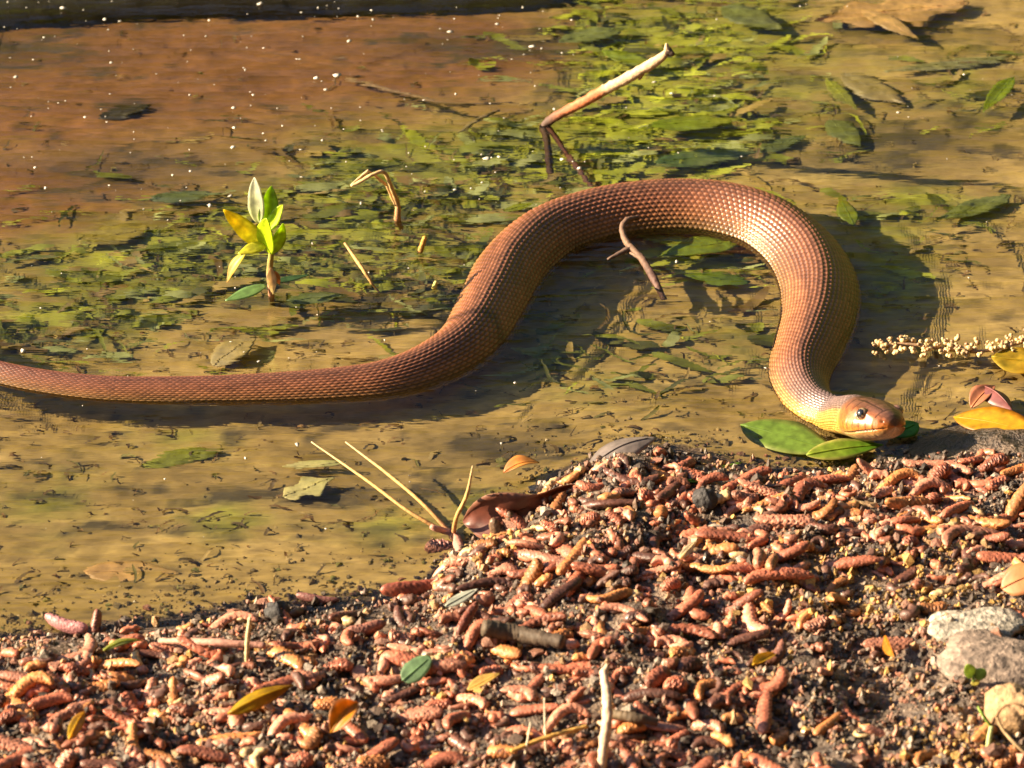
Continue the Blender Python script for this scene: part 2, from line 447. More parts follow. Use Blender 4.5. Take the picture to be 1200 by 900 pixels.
# --- head relief: brow ridge, mouth line, lip scales, crown plates
mouth_phi = np.radians(110) - .55 * (head - .5)
brow = np.exp(-((aPH - np.radians(52)) / .20) ** 2 - ((head - .60) / .17) ** 2)
mouth = np.exp(-((aPH - mouth_phi) / .045) ** 2) * np.clip((head - .22) / .06, 0, 1) * np.clip((1.0 - head) / .04, 0, 1)
jowl = np.exp(-((aPH - np.radians(88)) / .35) ** 2 - ((head - .32) / .2) ** 2)
lipk = (head * 9.5) % 1
lipl = np.exp(-(np.minimum(lipk, 1 - lipk) / .09) ** 2) * np.exp(-((aPH - np.radians(94)) / .2) ** 2) * np.clip((head - .2) / .1, 0, 1)
lipl2 = np.exp(-(np.minimum(lipk, 1 - lipk) / .09) ** 2) * np.exp(-((aPH - np.radians(132)) / .16) ** 2) * np.clip((head - .3) / .1, 0, 1)
socket = np.exp(-((aPH - np.radians(60)) / .17) ** 2 - ((head - .62) / .075) ** 2)
nostril = np.exp(-((aPH - np.radians(62)) / .12) ** 2 - ((head - .925) / .022) ** 2)
plate = (np.abs(np.sin(head * 15)) < .10) * (aPH < 1.0) + (np.abs(aPH - .30) < .035) * (head > .25) * (head < .85) + (aPH < .04) * (head < .5)
relief += ish * (0.0013 * brow - 0.0011 * mouth + 0.0010 * jowl - 0.00025 * (lipl + lipl2) - 0.0012 * socket - .0008 * nostril - 0.00015 * plate)
relief *= np.clip((1.0 - head) / .05, 0, 1) * ish + (1 - ish)
rx = Wa[:, None] / 2 + relief; rz = Ha[:, None] / 2 + relief
V = Pa[:, None, :] + Ll[:, None, :] * (ex * rx)[..., None] + Uu[:, None, :] * (ez * rz)[..., None]
# --- colours
def ramp(x, stops):
    xs = [s[0] for s in stops]
    return np.stack([np.interp(x, xs, [s[1][k] for s in stops]) for k in range(3)], -1)
deg = np.degrees(aPH)
bodyc = ramp(deg, [(0, (.155, .075, .045)), (35, (.24, .105, .055)), (62, (.26, .12, .05)), (82, (.18, .105, .038)), (98, (.15, .11, .036)), (113, (.25, .20, .065)), (128, (.46, .37, .13)), (180, (.55, .44, .17))])  # flank olives darkened in the colour to stand in for shade
tailw = np.clip(1 - SLN / (LEN * .48), 0, 1)[..., None]
tailc = ramp(deg, [(0, (.13, .048, .038)), (40, (.12, .052, .03)), (70, (.15, .085, .026)), (100, (.27, .17, .045)), (128, (.4, .3, .1)), (180, (.5, .4, .16))])
bodyc = bodyc * (1 - tailw) + tailc * tailw
neckw = np.clip((SLN - (LEN - .05)) / .045, 0, 1)[..., None]
neckc = ramp(deg, [(0, (.16, .105, .10)), (45, (.17, .11, .095)), (58, (.20, .12, .08)), (66, (.48, .24, .06)), (110, (.56, .30, .055)), (180, (.6, .42, .15))])
bodyc = bodyc * (1 - neckw) + neckc * neckw
# cross bands, faint and broken
bn = vnoise(SLN * 34 + 3 * np.sin(PHI * 2), PHI * 1.5 + 40, 1)
band = np.clip((bn - .70) * 5, 0, 1) * np.clip((95 - deg) / 30, 0, 1) * (1 - neckw[..., 0])
sb = np.abs(SLN - 0.515 - .004 * np.sin(PHI * 3))
band = np.maximum(band * .45, np.exp(-(sb / .0038) ** 2) * np.clip((100 - deg) / 20, 0, 1) * .9)
bodyc = bodyc * (1 - .72 * band[..., None])
cell = np.sin(np.floor(u) * 127.1 + np.floor(v) * 311.7) * 43758.5453
cell = cell - np.floor(cell)
bodyc = bodyc * (.80 + .4 * cell)[..., None]
gap = np.maximum(np.clip(1 - du * 4.5, 0, 1), .8 * rowgap) * dors
bodyc = bodyc * (1 - .78 * gap[..., None])
bodyc = bodyc * (1 + .45 * keel * dors)[..., None]
headc = ramp(deg, [(0, (.105, .05, .032)), (34, (.14, .058, .034)), (54, (.26, .085, .03)), (78, (.36, .105, .02)), (100, (.42, .145, .025)), (118, (.40, .22, .08)), (150, (.48, .34, .19)), (180, (.52, .38, .2))])
headc = headc * (1 - .6 * plate - .7 * np.clip(lipl, 0, 1) - .3 * np.clip(lipl2, 0, 1) - .8 * np.clip(mouth, 0, 1) - .7 * np.clip(nostril, 0, 1))[..., None]
headc = headc * (1 + .5 * (vnoise(PHI * 7, head * 16, 2) - .5) + .4 * (vnoise(PHI * 22, head * 50, 1) - .5))[..., None]
bodyc = bodyc * (1 - (1 - np.array([1.06, .90, .82])) * (1 - neckw))
hw = np.clip(head / .12, 0, 1)[..., None]
Cs = bodyc * (1 - hw) + headc * hw
M_SNAKE = attr_mat('snake_skin', rough=0.36, nscale=900, namt=0.22, bump=0.12, bdist=0.0003, spec=0.5, coat=0.18)
F = [list(map(int, f)) for f in grid_faces(NT, NA, True)]
F.append(list(range(NA))[::-1]); F.append([(NT - 1) * NA + k for k in range(NA)])
snake = tag(mk('snake', V.reshape(-1, 3), F, M_SNAKE, cols=np.clip(Cs, .004, 1).reshape(-1, 3)),
            'thick brown water snake looping across the stream with its orange head at the bank', 'snake')
def ball(c, r, n=10, m=16, sq=(1, 1, 1)):
    th = np.linspace(0, np.pi, n); ph = np.linspace(0, 2 * np.pi, m, endpoint=False)
    A, Bm = np.meshgrid(th, ph, indexing='ij')
    D = np.stack([np.sin(A) * np.cos(Bm), np.sin(A) * np.sin(Bm), np.cos(A)], -1).reshape(-1, 3)
    return D * r * np.array(sq) + np.asarray(c), D, [list(map(int, f)) for f in grid_faces(n, m, True)]
M_EYE = attr_mat('eye', rough=0.08, nscale=300, namt=0.05, bump=0, coat=1.0)
for sgn in (1, -1):
    i = NR + nb + int(np.argmin(abs(ht - .62)))
    f = sgn * math.radians(58)
    c = Pa[i] + Ll[i] * math.sin(f) * (Wa[i] / 2 - .0004) + Uu[i] * math.cos(f) * (Ha[i] / 2 + .0004)
    out = norm(Ll[i] * math.sin(f) * 1.2 + Uu[i] * math.cos(f) * .6 + Ta[i] * .35)
    c = c - out * .0009
    Ve, D, Fe = ball(c, .0036)
    k = D @ out
    ce = np.where((k > .66)[:, None], (.008, .007, .006), np.where((k > .42)[:, None], (.36, .24, .14), (.16, .08, .05)))
    mk('eye', Ve, Fe, M_EYE, snake, cols=ce)


# ------------------------------------------------------------------ leaves
def leaf_mesh(base, tip, width, up=(0, 0, 1), arch=0.0, fold=0.0, twist=0.0, lobes=0, c0=(.2, .3, .05), c1=None, edge=None, n=18, m=7, thick=.00035, seed=0, wave=.0, shape=.9, peak=.42):
    r = np.random.default_rng(seed)
    base = np.asarray(base, float); tip = np.asarray(tip, float)
    a = tip - base; Ln = np.linalg.norm(a); ax = a / Ln
    up = norm(np.asarray(up, float)); up = norm(up - ax * (up @ ax)); sd = np.cross(up, ax)
    t = np.linspace(0, 1, n)[:, None]; q = np.linspace(-1, 1, m)[None, :]
    k = math.log(.5) / math.log(peak)
    w = width / 2 * np.sin(np.pi * np.clip(t, 0, 1) ** k) ** shape
    if lobes: w = w * (1 + .38 * np.sin(2 * np.pi * (lobes * t + .1))) * (1 + .2 * (r.random() - .5))
    w = np.maximum(w, .0004)
    w = w * (1 + .10 * (vnoise(t * 6 + seed, q * 2 + seed, 1) - .5))
    th = twist * (t - .3)
    lat = q * w
    zz = np.abs(q) ** 1.3 * w * math.tan(fold) + arch * Ln * np.sin(np.pi * t) + wave * Ln * (vnoise(t * 5 + seed * 3.1, q * 2.5 + 9 + seed, 2) - .5)
    x = (t * Ln) * np.ones_like(q); yy = lat * np.cos(th) - 0 * zz; z2 = zz + lat * np.sin(th)
    Vt = base + x[..., None] * ax + yy[..., None] * sd + z2[..., None] * up
    top = Vt.reshape(-1, 3); bot = top - up * thick
    F = [list(map(int, f)) for f in grid_faces(n, m)]; o = n * m
    G = [[o + i for i in f][::-1] for f in F]
    ring = list(range(m)) + [i * m + m - 1 for i in range(1, n)] + [(n - 1) * m + j for j in range(m - 2, -1, -1)] + [i * m for i in range(n - 2, 0, -1)]
    E = [[ring[i], ring[i - 1], o + ring[i - 1], o + ring[i]] for i in range(len(ring))]
    c1 = c1 if c1 is not None else c0
    mixv = np.clip(t * np.ones_like(q) + .5 * (vnoise(t * 4 + seed, q * 1.5 + seed, 0) - .5), 0, 1)
    cc = np.asarray(c0) * (1 - mixv[..., None]) + np.asarray(c1) * mixv[..., None]
    vein = np.maximum(np.exp(-(np.abs(q) / .09) ** 2), .5 * (np.abs(((t * 7 - np.abs(q) * 1.3) % 1) - .5) < .08))
    cc = cc * (1 + .22 * vein[..., None])
    if edge is not None:
        e = np.clip((np.abs(q) - .72) / .28, 0, 1) * np.ones_like(t)
        cc = cc * (1 - e[..., None]) + np.asarray(edge) * e[..., None]
    cc = cc.reshape(-1, 3)
    mid = base + (t * Ln) * ax + (arch * Ln * np.sin(np.pi * t)) * up
    return np.vstack([top, bot]), F + G + E, np.vstack([cc, cc]), mid, up

def leaf(name, base, tip, width, label=None, cat='leaf', mat=None, parent=None, group=None, rib=True, **kw):
    Vl, Fl, Cl, mid, up = leaf_mesh(base, tip, width, **kw)
    o = mk(name, Vl, Fl, mat or M_LEAF, parent, cols=np.clip(Cl, 0.003, 1))
    if rib and parent is None:
        pts = mid[::3] + up * .0002
        Vr, Fr, tr = tube(pts, np.linspace(.0006, .0002, len(pts)), 5, len(pts) * 2)
        mk('midrib', Vr, Fr, mat or M_LEAF, o, cols=np.tile(np.asarray(kw.get('c0', (.2, .3, .05))) * 1.15, (len(Vr), 1)))
    if label: tag(o, label, cat, group)
    return o

# sunken leaves: base pixel, tip pixel, depth, width in px, colours
TANL, OLIV, PGRN, BGRN, YGRN, CREAM = (.62, .40, .17), (.30, .25, .09), (.34, .40, .14), (.36, .50, .04), (.48, .52, .07), (.62, .56, .26)
SUNK = [
    ((1135, 2), (955, 22), .020, 62, TANL, (.5, .3, .11), dict(lobes=3, wave=.05), M_DEAD, 'large tan lobed oak leaf sunken by the far side'),
    ((1010, 12), (1077, 46), .016, 26, TANL, (.45, .3, .12), dict(arch=.06), M_DEAD, 'short tan leaf tip curling below the sunken oak leaf'),
    ((845, 6), (918, 34), .022, 44, PGRN, (.30, .33, .12), dict(wave=.05), M_LEAF, 'pale green sunken leaf beside the tan oak leaf'),
    ((1185, 66), (1035, 84), .026, 17, (.24, .25, .11), (.30, .28, .12), dict(), M_DEAD, 'long narrow grey green leaf sunken below the oak leaf'),
    ((985, 85), (1062, 122), .028, 40, OLIV, (.26, .2, .08), dict(wave=.06), M_DEAD, 'broad olive brown leaf sunken on the stream bed'),
    ((968, 92), (1005, 128), .022, 18, YGRN, (.36, .36, .07), dict(), M_LEAF, 'yellow green sliver lying on the olive sunken leaf'),
    ((1188, 90), (1152, 130), .014, 20, BGRN, (.35, .45, .02), dict(fold=.4), M_LEAF, 'bright green folded leaf blade under water, right of the olive leaf'),
    ((972, 140), (1008, 172), .025, 34, PGRN, (.26, .3, .08), dict(), M_LEAF, 'small pale green leaf sunken near the loop of the snake'),
    ((885, 178), (945, 160), .028, 22, PGRN, (.18, .24, .08), dict(), M_LEAF, 'grey green leaf sunken behind the top of the snake loop'),
    ((1185, 228), (1098, 258), .020, 30, PGRN, (.34, .4, .07), dict(wave=.08), M_LEAF, 'broad pale green leaf under water beyond the snake neck'),
    ((1000, 262), (985, 232), .012, 22, BGRN, (.38, .38, .02), dict(), M_LEAF, 'yellow green leaf under water touching the outer snake loop'),
    ((870, 282), (770, 300), .010, 34, BGRN, (.30, .40, .03), dict(wave=.06, arch=.05), M_LEAF, 'bright green leaf floating just under water inside the snake loop'),
    ((880, 330), (800, 322), .014, 24, (.12, .2, .03), BGRN, dict(wave=.05), M_LEAF, 'darker green leaf inside the snake loop below the bright one'),
    ((860, 300), (745, 278), .016, 14, YGRN, BGRN, dict(arch=.04), M_LEAF, 'narrow green blade against the belly of the snake loop'),
    ((330, 548), (405, 541), .012, 12, CREAM, (.5, .5, .2), dict(), M_DEAD, 'narrow cream leaf shred under water by the pine needles'),
    ((332, 582), (392, 560), .012, 28, CREAM, (.5, .47, .2), dict(lobes=2), M_DEAD, 'torn cream leaf piece under water by the pine needles'),
    ((165, 545), (262, 528), .022, 24, YGRN, (.26, .28, .05), dict(wave=.05), M_LEAF, 'yellow green leaf sunken below the snake tail'),
    ((98, 668), (212, 672), .010, 34, (.56, .34, .14), (.46, .3, .11), dict(), M_DEAD, 'flat orange beige leaf sunken near the shore'),
    ((650, 470), (722, 492), .024, 22, (.36, .36, .10), (.28, .3, .07), dict(), M_LEAF, 'pale olive leaf sunken in front of the snake loop'),
    ((668, 398), (736, 420), .030, 20, (.3, .32, .06), YGRN, dict(), M_LEAF, 'dull yellow green leaf sunken inside the loop near the shadow'),
    ((115, 138), (180, 122), .030, 22, (.05, .04, .02), (.06, .05, .02), dict(wave=.08), M_DEAD, 'dark rotten leaf lying on brown silt'),
    ((175, 268), (90, 282), .024, 34, (.34, .27, .05), (.3, .25, .06), dict(wave=.06), M_DEAD, 'mustard brown leaf sunken left of the seedling'),
    ((590, 246), (625, 238), .008, 12, (.4, .45, .02), (.4, .48, .02), dict(), M_LEAF, 'small lime leaf under water beside the forked twig'),
    ((175, 232), (262, 226), .020, 22, (.16, .22, .1), PGRN, dict(wave=.05), M_LEAF, 'grey green leaf sunken behind the seedling'),
    ((335, 352), (402, 345), .010, 20, (.20, .27, .10), PGRN, dict(), M_LEAF, 'pale green leaf lying under water beside the seedling stem'),
    ((655, 48), (735, 32), .022, 30, PGRN, (.3, .36, .1), dict(wave=.06), M_LEAF, 'pale green leaf sunken beyond the twig'),
    ((705, 60), (775, 78), .018, 26, BGRN, YGRN, dict(wave=.06), M_LEAF, 'bright green leaf sunken behind the twig tip'),
    ((765, 190), (885, 178), .020, 28, (.14, .24, .06), PGRN, dict(wave=.05), M_LEAF, 'long dark green leaf sunken behind the snake back'),
    ((760, 148), (870, 140), .016, 30, BGRN, YGRN, dict(wave=.06), M_LEAF, 'large bright green leaf in the weed behind the snake back'),
    ((250, 430), (300, 395), .022, 32, (.40, .32, .14), (.44, .34, .14), dict(arch=.1), M_DEAD, 'rounded tan leaf under water between seedling and snake tail'),
]
for i, (b0, t0_, dep, w, c0, c1, kw, mt, lab) in enumerate(SUNK):
    leaf('sunken_leaf', refr(*b0, dep + .003), refr(*t0_, dep), w * PXW * 1.25, lab, 'leaf', mt, c0=c0, c1=c1, seed=i + 3, **kw)

# green leaves the head rests on, and the leaves on the shore
leaf('floating_leaf', at(868, 498, .0008), at(985, 531, .0028), .027, 'broad green leaf floating under the snake neck', 'leaf', c0=(.17, .27, .04), c1=(.24, .36, .05), seed=50, arch=.015, wave=.03, edge=(.30, .34, .08), up=(0, -.15, 1))
leaf('floating_leaf', at(945, 533, .004), at(1035, 521, .004), .014, 'narrow yellow edged green leaf floating below the snake chin', 'leaf', c0=(.30, .38, .04), c1=(.14, .33, .02), edge=(.5, .45, .12), seed=51, arch=.03, up=(0, -.3, 1))
leaf('floating_leaf', at(1040, 512, .003), at(1076, 496, .004), .013, 'small round green leaf floating beside the snake snout', 'leaf', c0=(.08, .26, .02), c1=(.10, .34, .03), seed=52, up=(0, -.2, 1), peak=.6, shape=.6)
leaf('yellow_leaf', at(1118, 489, .006), at(1235, 518, .012), .021, 'smooth golden yellow leaf arching out over the wet bank', 'leaf', c0=(.62, .36, .02), c1=(.68, .36, .015), edge=(.6, .24, .01), seed=53, arch=.06, fold=.15, up=(.1, -.35, 1))
leaf('yellow_leaf', at(1162, 418, .002), at(1240, 428, .003), .026, 'mottled yellow brown leaf half sunken by the floating catkin', 'leaf', c0=(.42, .30, .02), c1=(.52, .30, .02), seed=54, wave=.06)
leaf('dead_leaf', at(1150, 452, .006), at(1186, 480, .008), .014, 'dark maroon curled leaf beside the golden leaf', 'leaf', M_DEAD, c0=(.17, .055, .05), c1=(.22, .08, .075), seed=55, fold=-.5, arch=.1)
leaf('dead_leaf', at(1138, 478, .003), at(1166, 452, .006), .012, 'rusty curled leaf scrap behind the golden leaf', 'leaf', M_DEAD, c0=(.36, .14, .06), c1=(.3, .1, .06), seed=56, fold=.4, arch=.1)
g0 = at_ground(640, 585)
leaf('dead_leaf', at(543, 612, .003), at(676, 568, .017), .026, 'dark red brown dead leaf curling up at the water edge', 'leaf', M_DEAD, c0=(.10, .028, .018), c1=(.15, .042, .022), edge=(.26, .12, .08), seed=57, fold=.5, arch=.18, wave=.14, lobes=1, up=(-.15, -1, .28), thick=.0006)  # paler edge colour paints the sunlit rim
leaf('dead_leaf', at(686, 552, .010), at(770, 512, .018), .019, 'wet grey dead leaf shining on top of the heap', 'leaf', M_DEAD, c0=(.16, .13, .12), c1=(.20, .16, .14), seed=58, fold=-.3, arch=.12, up=(-.35, -.2, 1), thick=.0006)
leaf('dead_leaf', at(590, 554, .001), at(632, 542, .004), .010, 'small amber leaf scrap at the water edge', 'leaf', M_DEAD, c0=(.36, .13, .03), c1=(.46, .19, .03), seed=59, fold=.4, arch=.15)
def ground_leaf(name, p0, p1, w, lab, z=.006, mat=None, **kw):
    a_, b_ = at_ground(*p0), at_ground(*p1)
    a_[2] += z * .7; b_[2] += z
    return leaf(name, a_, b_, w * PXW, lab, 'leaf', mat or M_LEAF, **kw)
ground_leaf('green_leaf', (805, 572), (868, 552), 24, 'torn green leaf lying by the snake chin on the heap', c0=(.12, .26, .02), c1=(.16, .32, .03), seed=60, lobes=2)
ground_leaf('green_leaf', (472, 812), (505, 790), 24, 'small bluish green leaf scrap on the catkin heap', c0=(.22, .34, .18), c1=(.2, .33, .16), seed=61, shape=.55, z=.011, up=(0, -.5, 1))
ground_leaf('yellow_leaf', (268, 850), (345, 822), 19, 'long yellow leaf curling over the dark soil', c0=(.5, .34, .01), c1=(.34, .16, .01), seed=62, arch=.12, fold=-.5, z=.010, up=(0, -.6, 1))
ground_leaf('orange_leaf', (388, 872), (420, 842), 26, 'curled orange leaf with a pale rim among the catkins', c0=(.56, .26, .01), c1=(.5, .2, .02), edge=(.6, .33, .16), seed=63, arch=.25, fold=.7, z=.010, up=(-.2, -.8, .8))
ground_leaf('yellow_leaf', (82, 880), (101, 852), 14, 'tiny yellow leaf near the curled soil hollow', c0=(.6, .38, .02), c1=(.6, .3, .05), seed=64, arch=.1, z=.010, up=(0, -.8, 1))
ground_leaf('yellow_leaf', (882, 790), (910, 780), 14, 'tiny bright yellow leaf crumpled on the crumbly soil', c0=(.68, .45, .03), c1=(.6, .36, .04), seed=65, fold=.5, z=.008)
ground_leaf('orange_leaf', (1036, 762), (1046, 792), 15, 'small upright orange leaf on the crumbly soil', c0=(.6, .25, .02), c1=(.55, .24, .03), seed=66, fold=.5, z=.012, up=(-.5, -.8, .3))
ground_leaf('orange_leaf', (1172, 705), (1225, 690), 36, 'large rust orange leaf lying on the pale stones', c0=(.42, .16, .06), c1=(.45, .18, .06), seed=67, arch=.08, z=.012, mat=M_DEAD, up=(-.2, -.6, 1))
ground_leaf('green_leaf', (122, 770), (168, 762), 11, 'thin yellow green leaf shred at the shore', c0=(.4, .42, .10), c1=(.45, .45, .14), seed=68, arch=.1, z=.006)
ground_leaf('yellow_leaf', (548, 822), (586, 808), 15, 'crumpled pale yellow leaf scrap in the heap', c0=(.58, .4, .12), c1=(.6, .4, .1), seed=69, fold=.4, z=.010)
ground_leaf('grey_leaf', (522, 722), (560, 706), 15, 'grey green leaf scrap lying near the water edge', c0=(.30, .32, .26), c1=(.34, .33, .27), seed=70, z=.009, mat=M_DEAD)
ground_leaf('cream_leaf', (796, 670), (816, 655), 9, 'thin cream seed wing standing on the heap', c0=(.7, .6, .4), c1=(.7, .6, .42), seed=71, z=.012, up=(-.3, -.8, .4))

# ------------------------------------------------------------------ seedling growing out of the water
base = at(318, 345)
ys = base[1]
sd_ = empty('seedling', tuple(refr(318, 352, .05)))
tag(sd_, 'small seedling with lime yellow leaves standing in the stream', 'plant')
off = np.array(sd_.location)
stem_pts = [np.array(sd_.location) * [1, 1, 1] - [0, 0, .004], base + [0, 0, 0], at_y(316, 318, ys), at_y(318, 296, ys), at_y(317, 278, ys), at_y(315, 262, ys)]
Vs, Fs, ts = tube(np.array(stem_pts) - off, [.0016, .0018, .0019, .0016, .0013, .0007], 8, 40, .08)
mk('stem', Vs, Fs, M_WOOD, sd_, cols=ramp(ts, [(0, (.10, .06, .03)), (.45, (.16, .07, .04)), (.6, (.42, .2, .12)), (.8, (.35, .28, .06)), (1, (.3, .35, .05))]))
def sleaf(p0, p1, dy0, dy1, w, lab=None, **kw):
    a_ = at_y(*p0, ys + dy0) - off; b_ = at_y(*p1, ys + dy1) - off
    o = leaf('leaf', a_, b_, w * PXW, None, 'leaf', parent=sd_, **kw)
    if lab: o['label'] = lab
sleaf((303, 262), (298, 208), .004, .010, 21, 'white woolly leaf back', c0=(.62, .64, .36), c1=(.8, .8, .64), shape=.7, seed=80, up=(-.3, -1, .2), fold=.25)
sleaf((311, 268), (318, 218), .006, .012, 24, c0=(.46, .62, .03), c1=(.40, .58, .03), shape=.7, seed=81, up=(.2, -1, .3), fold=.5)
sleaf((314, 270), (331, 240), .002, .004, 16, c0=(.55, .70, .02), c1=(.55, .68, .02), shape=.7, seed=82, up=(-.6, -1, .3), fold=.3)
sleaf((312, 290), (262, 246), 0, -.004, 23, 'leaf turning orange yellow', c0=(.74, .74, .10), c1=(.85, .66, .03), edge=(.7, .62, .04), shape=.7, seed=83, up=(-.3, -.8, .8), fold=.15)
sleaf((314, 296), (312, 256), -.004, -.010, 30, c0=(.56, .70, .02), c1=(.60, .72, .02), shape=.65, seed=84, up=(-.9, -1, .2), fold=.25)
sleaf((318, 298), (332, 262), -.002, -.006, 20, c0=(.46, .62, .02), c1=(.54, .70, .02), shape=.7, seed=85, up=(.6, -1, .2), fold=.3)
sleaf((312, 288), (279, 297), -.004, -.010, 15, c0=(.66, .68, .08), c1=(.68, .64, .03), seed=86, up=(0, -.6, 1), arch=.12)
sleaf((288, 296), (266, 331), -.010, -.014, 15, 'drooping yellow leaf', c0=(.55, .5, .02), c1=(.56, .34, .12), seed=87, up=(-.8, -.5, .3), arch=.08, fold=.3)
sleaf((317, 314), (320, 345), -.003, -.006, 12, 'pale bud leaf', c0=(.7, .5, .3), c1=(.75, .68, .45), seed=88, up=(.2, -1, .2), fold=.3)
sleaf((322, 318), (328, 334), 0, 0, 8, c0=(.5, .25, .1), c1=(.45, .22, .1), seed=89, up=(.4, -1, .3))
sleaf((312, 334), (264, 352), -.002, -.012, 15, 'green leaf flat on the water', c0=(.20, .33, .10), c1=(.22, .38, .13), seed=90, up=(0, -.5, 1))
sleaf((320, 330), (362, 322), .004, .012, 9, c0=(.08, .16, .06), c1=(.10, .2, .07), seed=91, up=(0, -.3, 1))

# ------------------------------------------------------------------ twigs, straws and needles
def twig(name, pts, radii, label, cat='twig', cols=None, sides=8, n=None, rough=.12, seed=0, mat=None, knots=()):
    pts = np.array(pts, float)
    t_ = empty(name, tuple(pts[0])); tag(t_, label, cat)
    Vt, Ft, tt_ = tube(pts - pts[0], radii, sides, n or len(pts) * 10, rough, seed)
    cs_ = ramp(tt_, cols) * (.85 + .3 * np.random.default_rng(seed).random((len(tt_), 1)))
    mk('stem', Vt, Ft, mat or M_WOOD, t_, cols=cs_)
    for kp, kq, kr, kc in knots:
        kp = np.array(kp) - pts[0]; kq = np.array(kq) - pts[0]
        Vk, Fk, _ = tube([kp, (kp + kq) / 2, kq], [kr, kr * .8, kr * .35], 6, 8, .15, seed + 1)
        mk('shoot_or_reflection', Vk, Fk, mat or M_WOOD, t_, cols=np.tile(kc, (len(Vk), 1)))
    return t_
PALE, ORNG, DBR = (.52, .36, .22), (.42, .13, .05), (.09, .045, .03)
tb = at(640, 145); yb = tb[1]
def tw(px, py): # the leaning twig comes towards the viewer as it rises
    k = (px - 640) / 145.0
    return at_y(px, py, yb - .045 * k)
twig('forked_twig', [refr(650, 232, .045), refr(645, 200, .028), refr(641, 165, .008), tb, tw(690, 116), tw(730, 94), tw(757, 79), tw(774, 68), tw(785, 58)],
     [.0024, .0024, .0024, .0029, .0033, .0036, .0032, .0030, .0016], 'pale peeled twig leaning up out of the water over the weed',
     cols=[(0, DBR), (.40, DBR), (.52, ORNG), (.66, ORNG), (.70, PALE), (1, PALE)], sides=9, n=70, seed=3,
     knots=[(tw(752, 84), tw(749, 93), .0022, (.35, .2, .1)), (tw(709, 105), tw(706, 99), .0020, PALE), (tw(782, 60), tw(781, 51), .0022, PALE), (tw(782, 60), tw(790, 64), .0028, (.10, .06, .04)), (tw(736, 91), tw(733, 86), .0016, PALE), (tb - [0, 0, .001], refr(668, 186, .020), .0024, (.15, .06, .04)), (refr(666, 183, .019), refr(704, 232, .034), .0022, (.13, .055, .04))])  # last two limbs are added in place of the twig's mirrored image
twig('submerged_twig', [refr(405, 92, .03), refr(470, 108, .022), refr(530, 122, .018), refr(600, 118, .024)], [.0012, .0018, .0017, .001], 'thin brown twig lying under water behind the peeled twig',
     cols=[(0, (.26, .17, .08)), (1, (.2, .13, .07))], seed=4)
twig('submerged_twig', [refr(535, 158, .02), refr(560, 140, .016), refr(585, 128, .016)], [.001, .0018, .0012], 'short twig crossing the thin one under water', cols=[(0, (.24, .2, .08)), (1, (.2, .13, .07))], seed=5)
twig('forked_twig', [at(748, 255, .010), at(735, 258, .012), at(729, 268, .010), at(736, 286, .006), at(752, 303, .003), at(768, 330, .001), at(778, 356, -.006)],
     [.0014, .0018, .0018, .0021, .0022, .0023, .0018], 'crooked dark twig resting against the inside of the snake loop',
     cols=[(0, (.10, .055, .04)), (.35, (.20, .115, .07)), (.75, (.085, .04, .03)), (1, (.14, .07, .05))], n=80, seed=6,
     knots=[(at(740, 290, .005), at(712, 304, .002), .0020, (.12, .07, .05)), (at(752, 303, .003), at(738, 296, .004), .0016, (.2, .12, .08))])
yk = at(464, 258)[1]
twig('dry_stem', [refr(470, 268, .02), at_y(466, 258, yk), at_y(466, 240, yk), at_y(458, 218, yk - .004), at_y(450, 202, yk - .006), at_y(436, 205, yk - .01), at_y(422, 213, yk - .012), at_y(411, 218, yk - .013)],
     [.0015, .0020, .0016, .0013, .0012, .0011, .0012, .0008], 'bent straw coloured stem hooking over above the weed', 'stem', cols=[(0, (.3, .14, .08)), (.3, (.42, .2, .09)), (.5, (.6, .38, .16)), (1, (.62, .42, .2))], n=60, seed=7,
     knots=[(at_y(464, 240, yk), at_y(452, 216, yk), .0013, (.55, .34, .15)), (at_y(452, 216, yk), at_y(432, 200, yk - .004), .0012, (.55, .34, .15)), (at_y(432, 200, yk - .004), at_y(412, 216, yk - .012), .0012, (.6, .4, .2))])
twig('dry_stem', [at(404, 285, .012), at(420, 308, .008), at(432, 326, .002), refr(445, 342, .01)], [.0008, .0012, .0010, .0006], 'slanting orange straw left of the snake', 'stem', cols=[(0, (.4, .22, .08)), (.4, (.6, .34, .11)), (1, (.35, .22, .08))], seed=8)
twig('dry_stem', [at(492, 298, -.004), at(494, 290, .003), at(498, 278, .011)], [.0016, .0017, .0014], 'stubby orange stalk poking out beside the snake', 'stem', cols=[(0, (.3, .15, .06)), (1, (.62, .34, .06))], seed=9)
twig('dry_stem', [at(508, 338, .001), at(511, 330, .003)], [.0014, .0010], 'lemon yellow stub on the water beside the snake', 'stem', cols=[(0, (.6, .5, .1)), (1, (.6, .55, .15))], seed=10)
# pine needle bundle
gb = at_ground(531, 634); gb[2] += .003
pn = empty('pine_needles', tuple(gb)); tag(pn, 'bundle of three brown pine needles at the water edge', 'pine needles')
for k, (pts, r0) in enumerate([([gb, at(480, 600, .006), at(430, 563, .009), at(365, 518, .008)], .0010), ([gb, at(495, 590, .008), at(455, 556, .011), at(405, 518, .012)], .0011), ([gb, at(535, 606, .012), at(547, 580, .024), at(554, 546, .040)], .0012)]):
    pts = np.array(pts) - gb
    Vn, Fn, tn = tube(pts, [r0 * 1.2, r0, r0 * .9, r0 * .4], 6, 30, .05, k)
    mk('needle', Vn, Fn, M_WOOD, pn, cols=ramp(tn, [(0, (.45, .2, .12)), (.15, (.42, .22, .07)), (.6, (.5, .3, .09)), (1, (.5, .36, .18))]))
Vn, Fn, tn = tube(np.array([at_ground(540, 648), gb, at(505, 617, .004)]) - gb, [.0026, .0030, .0014], 7, 14, .15, 4)
mk('sheath', Vn, Fn, M_WOOD, pn, cols=np.tile((.42, .2, .15), (len(Vn), 1)))
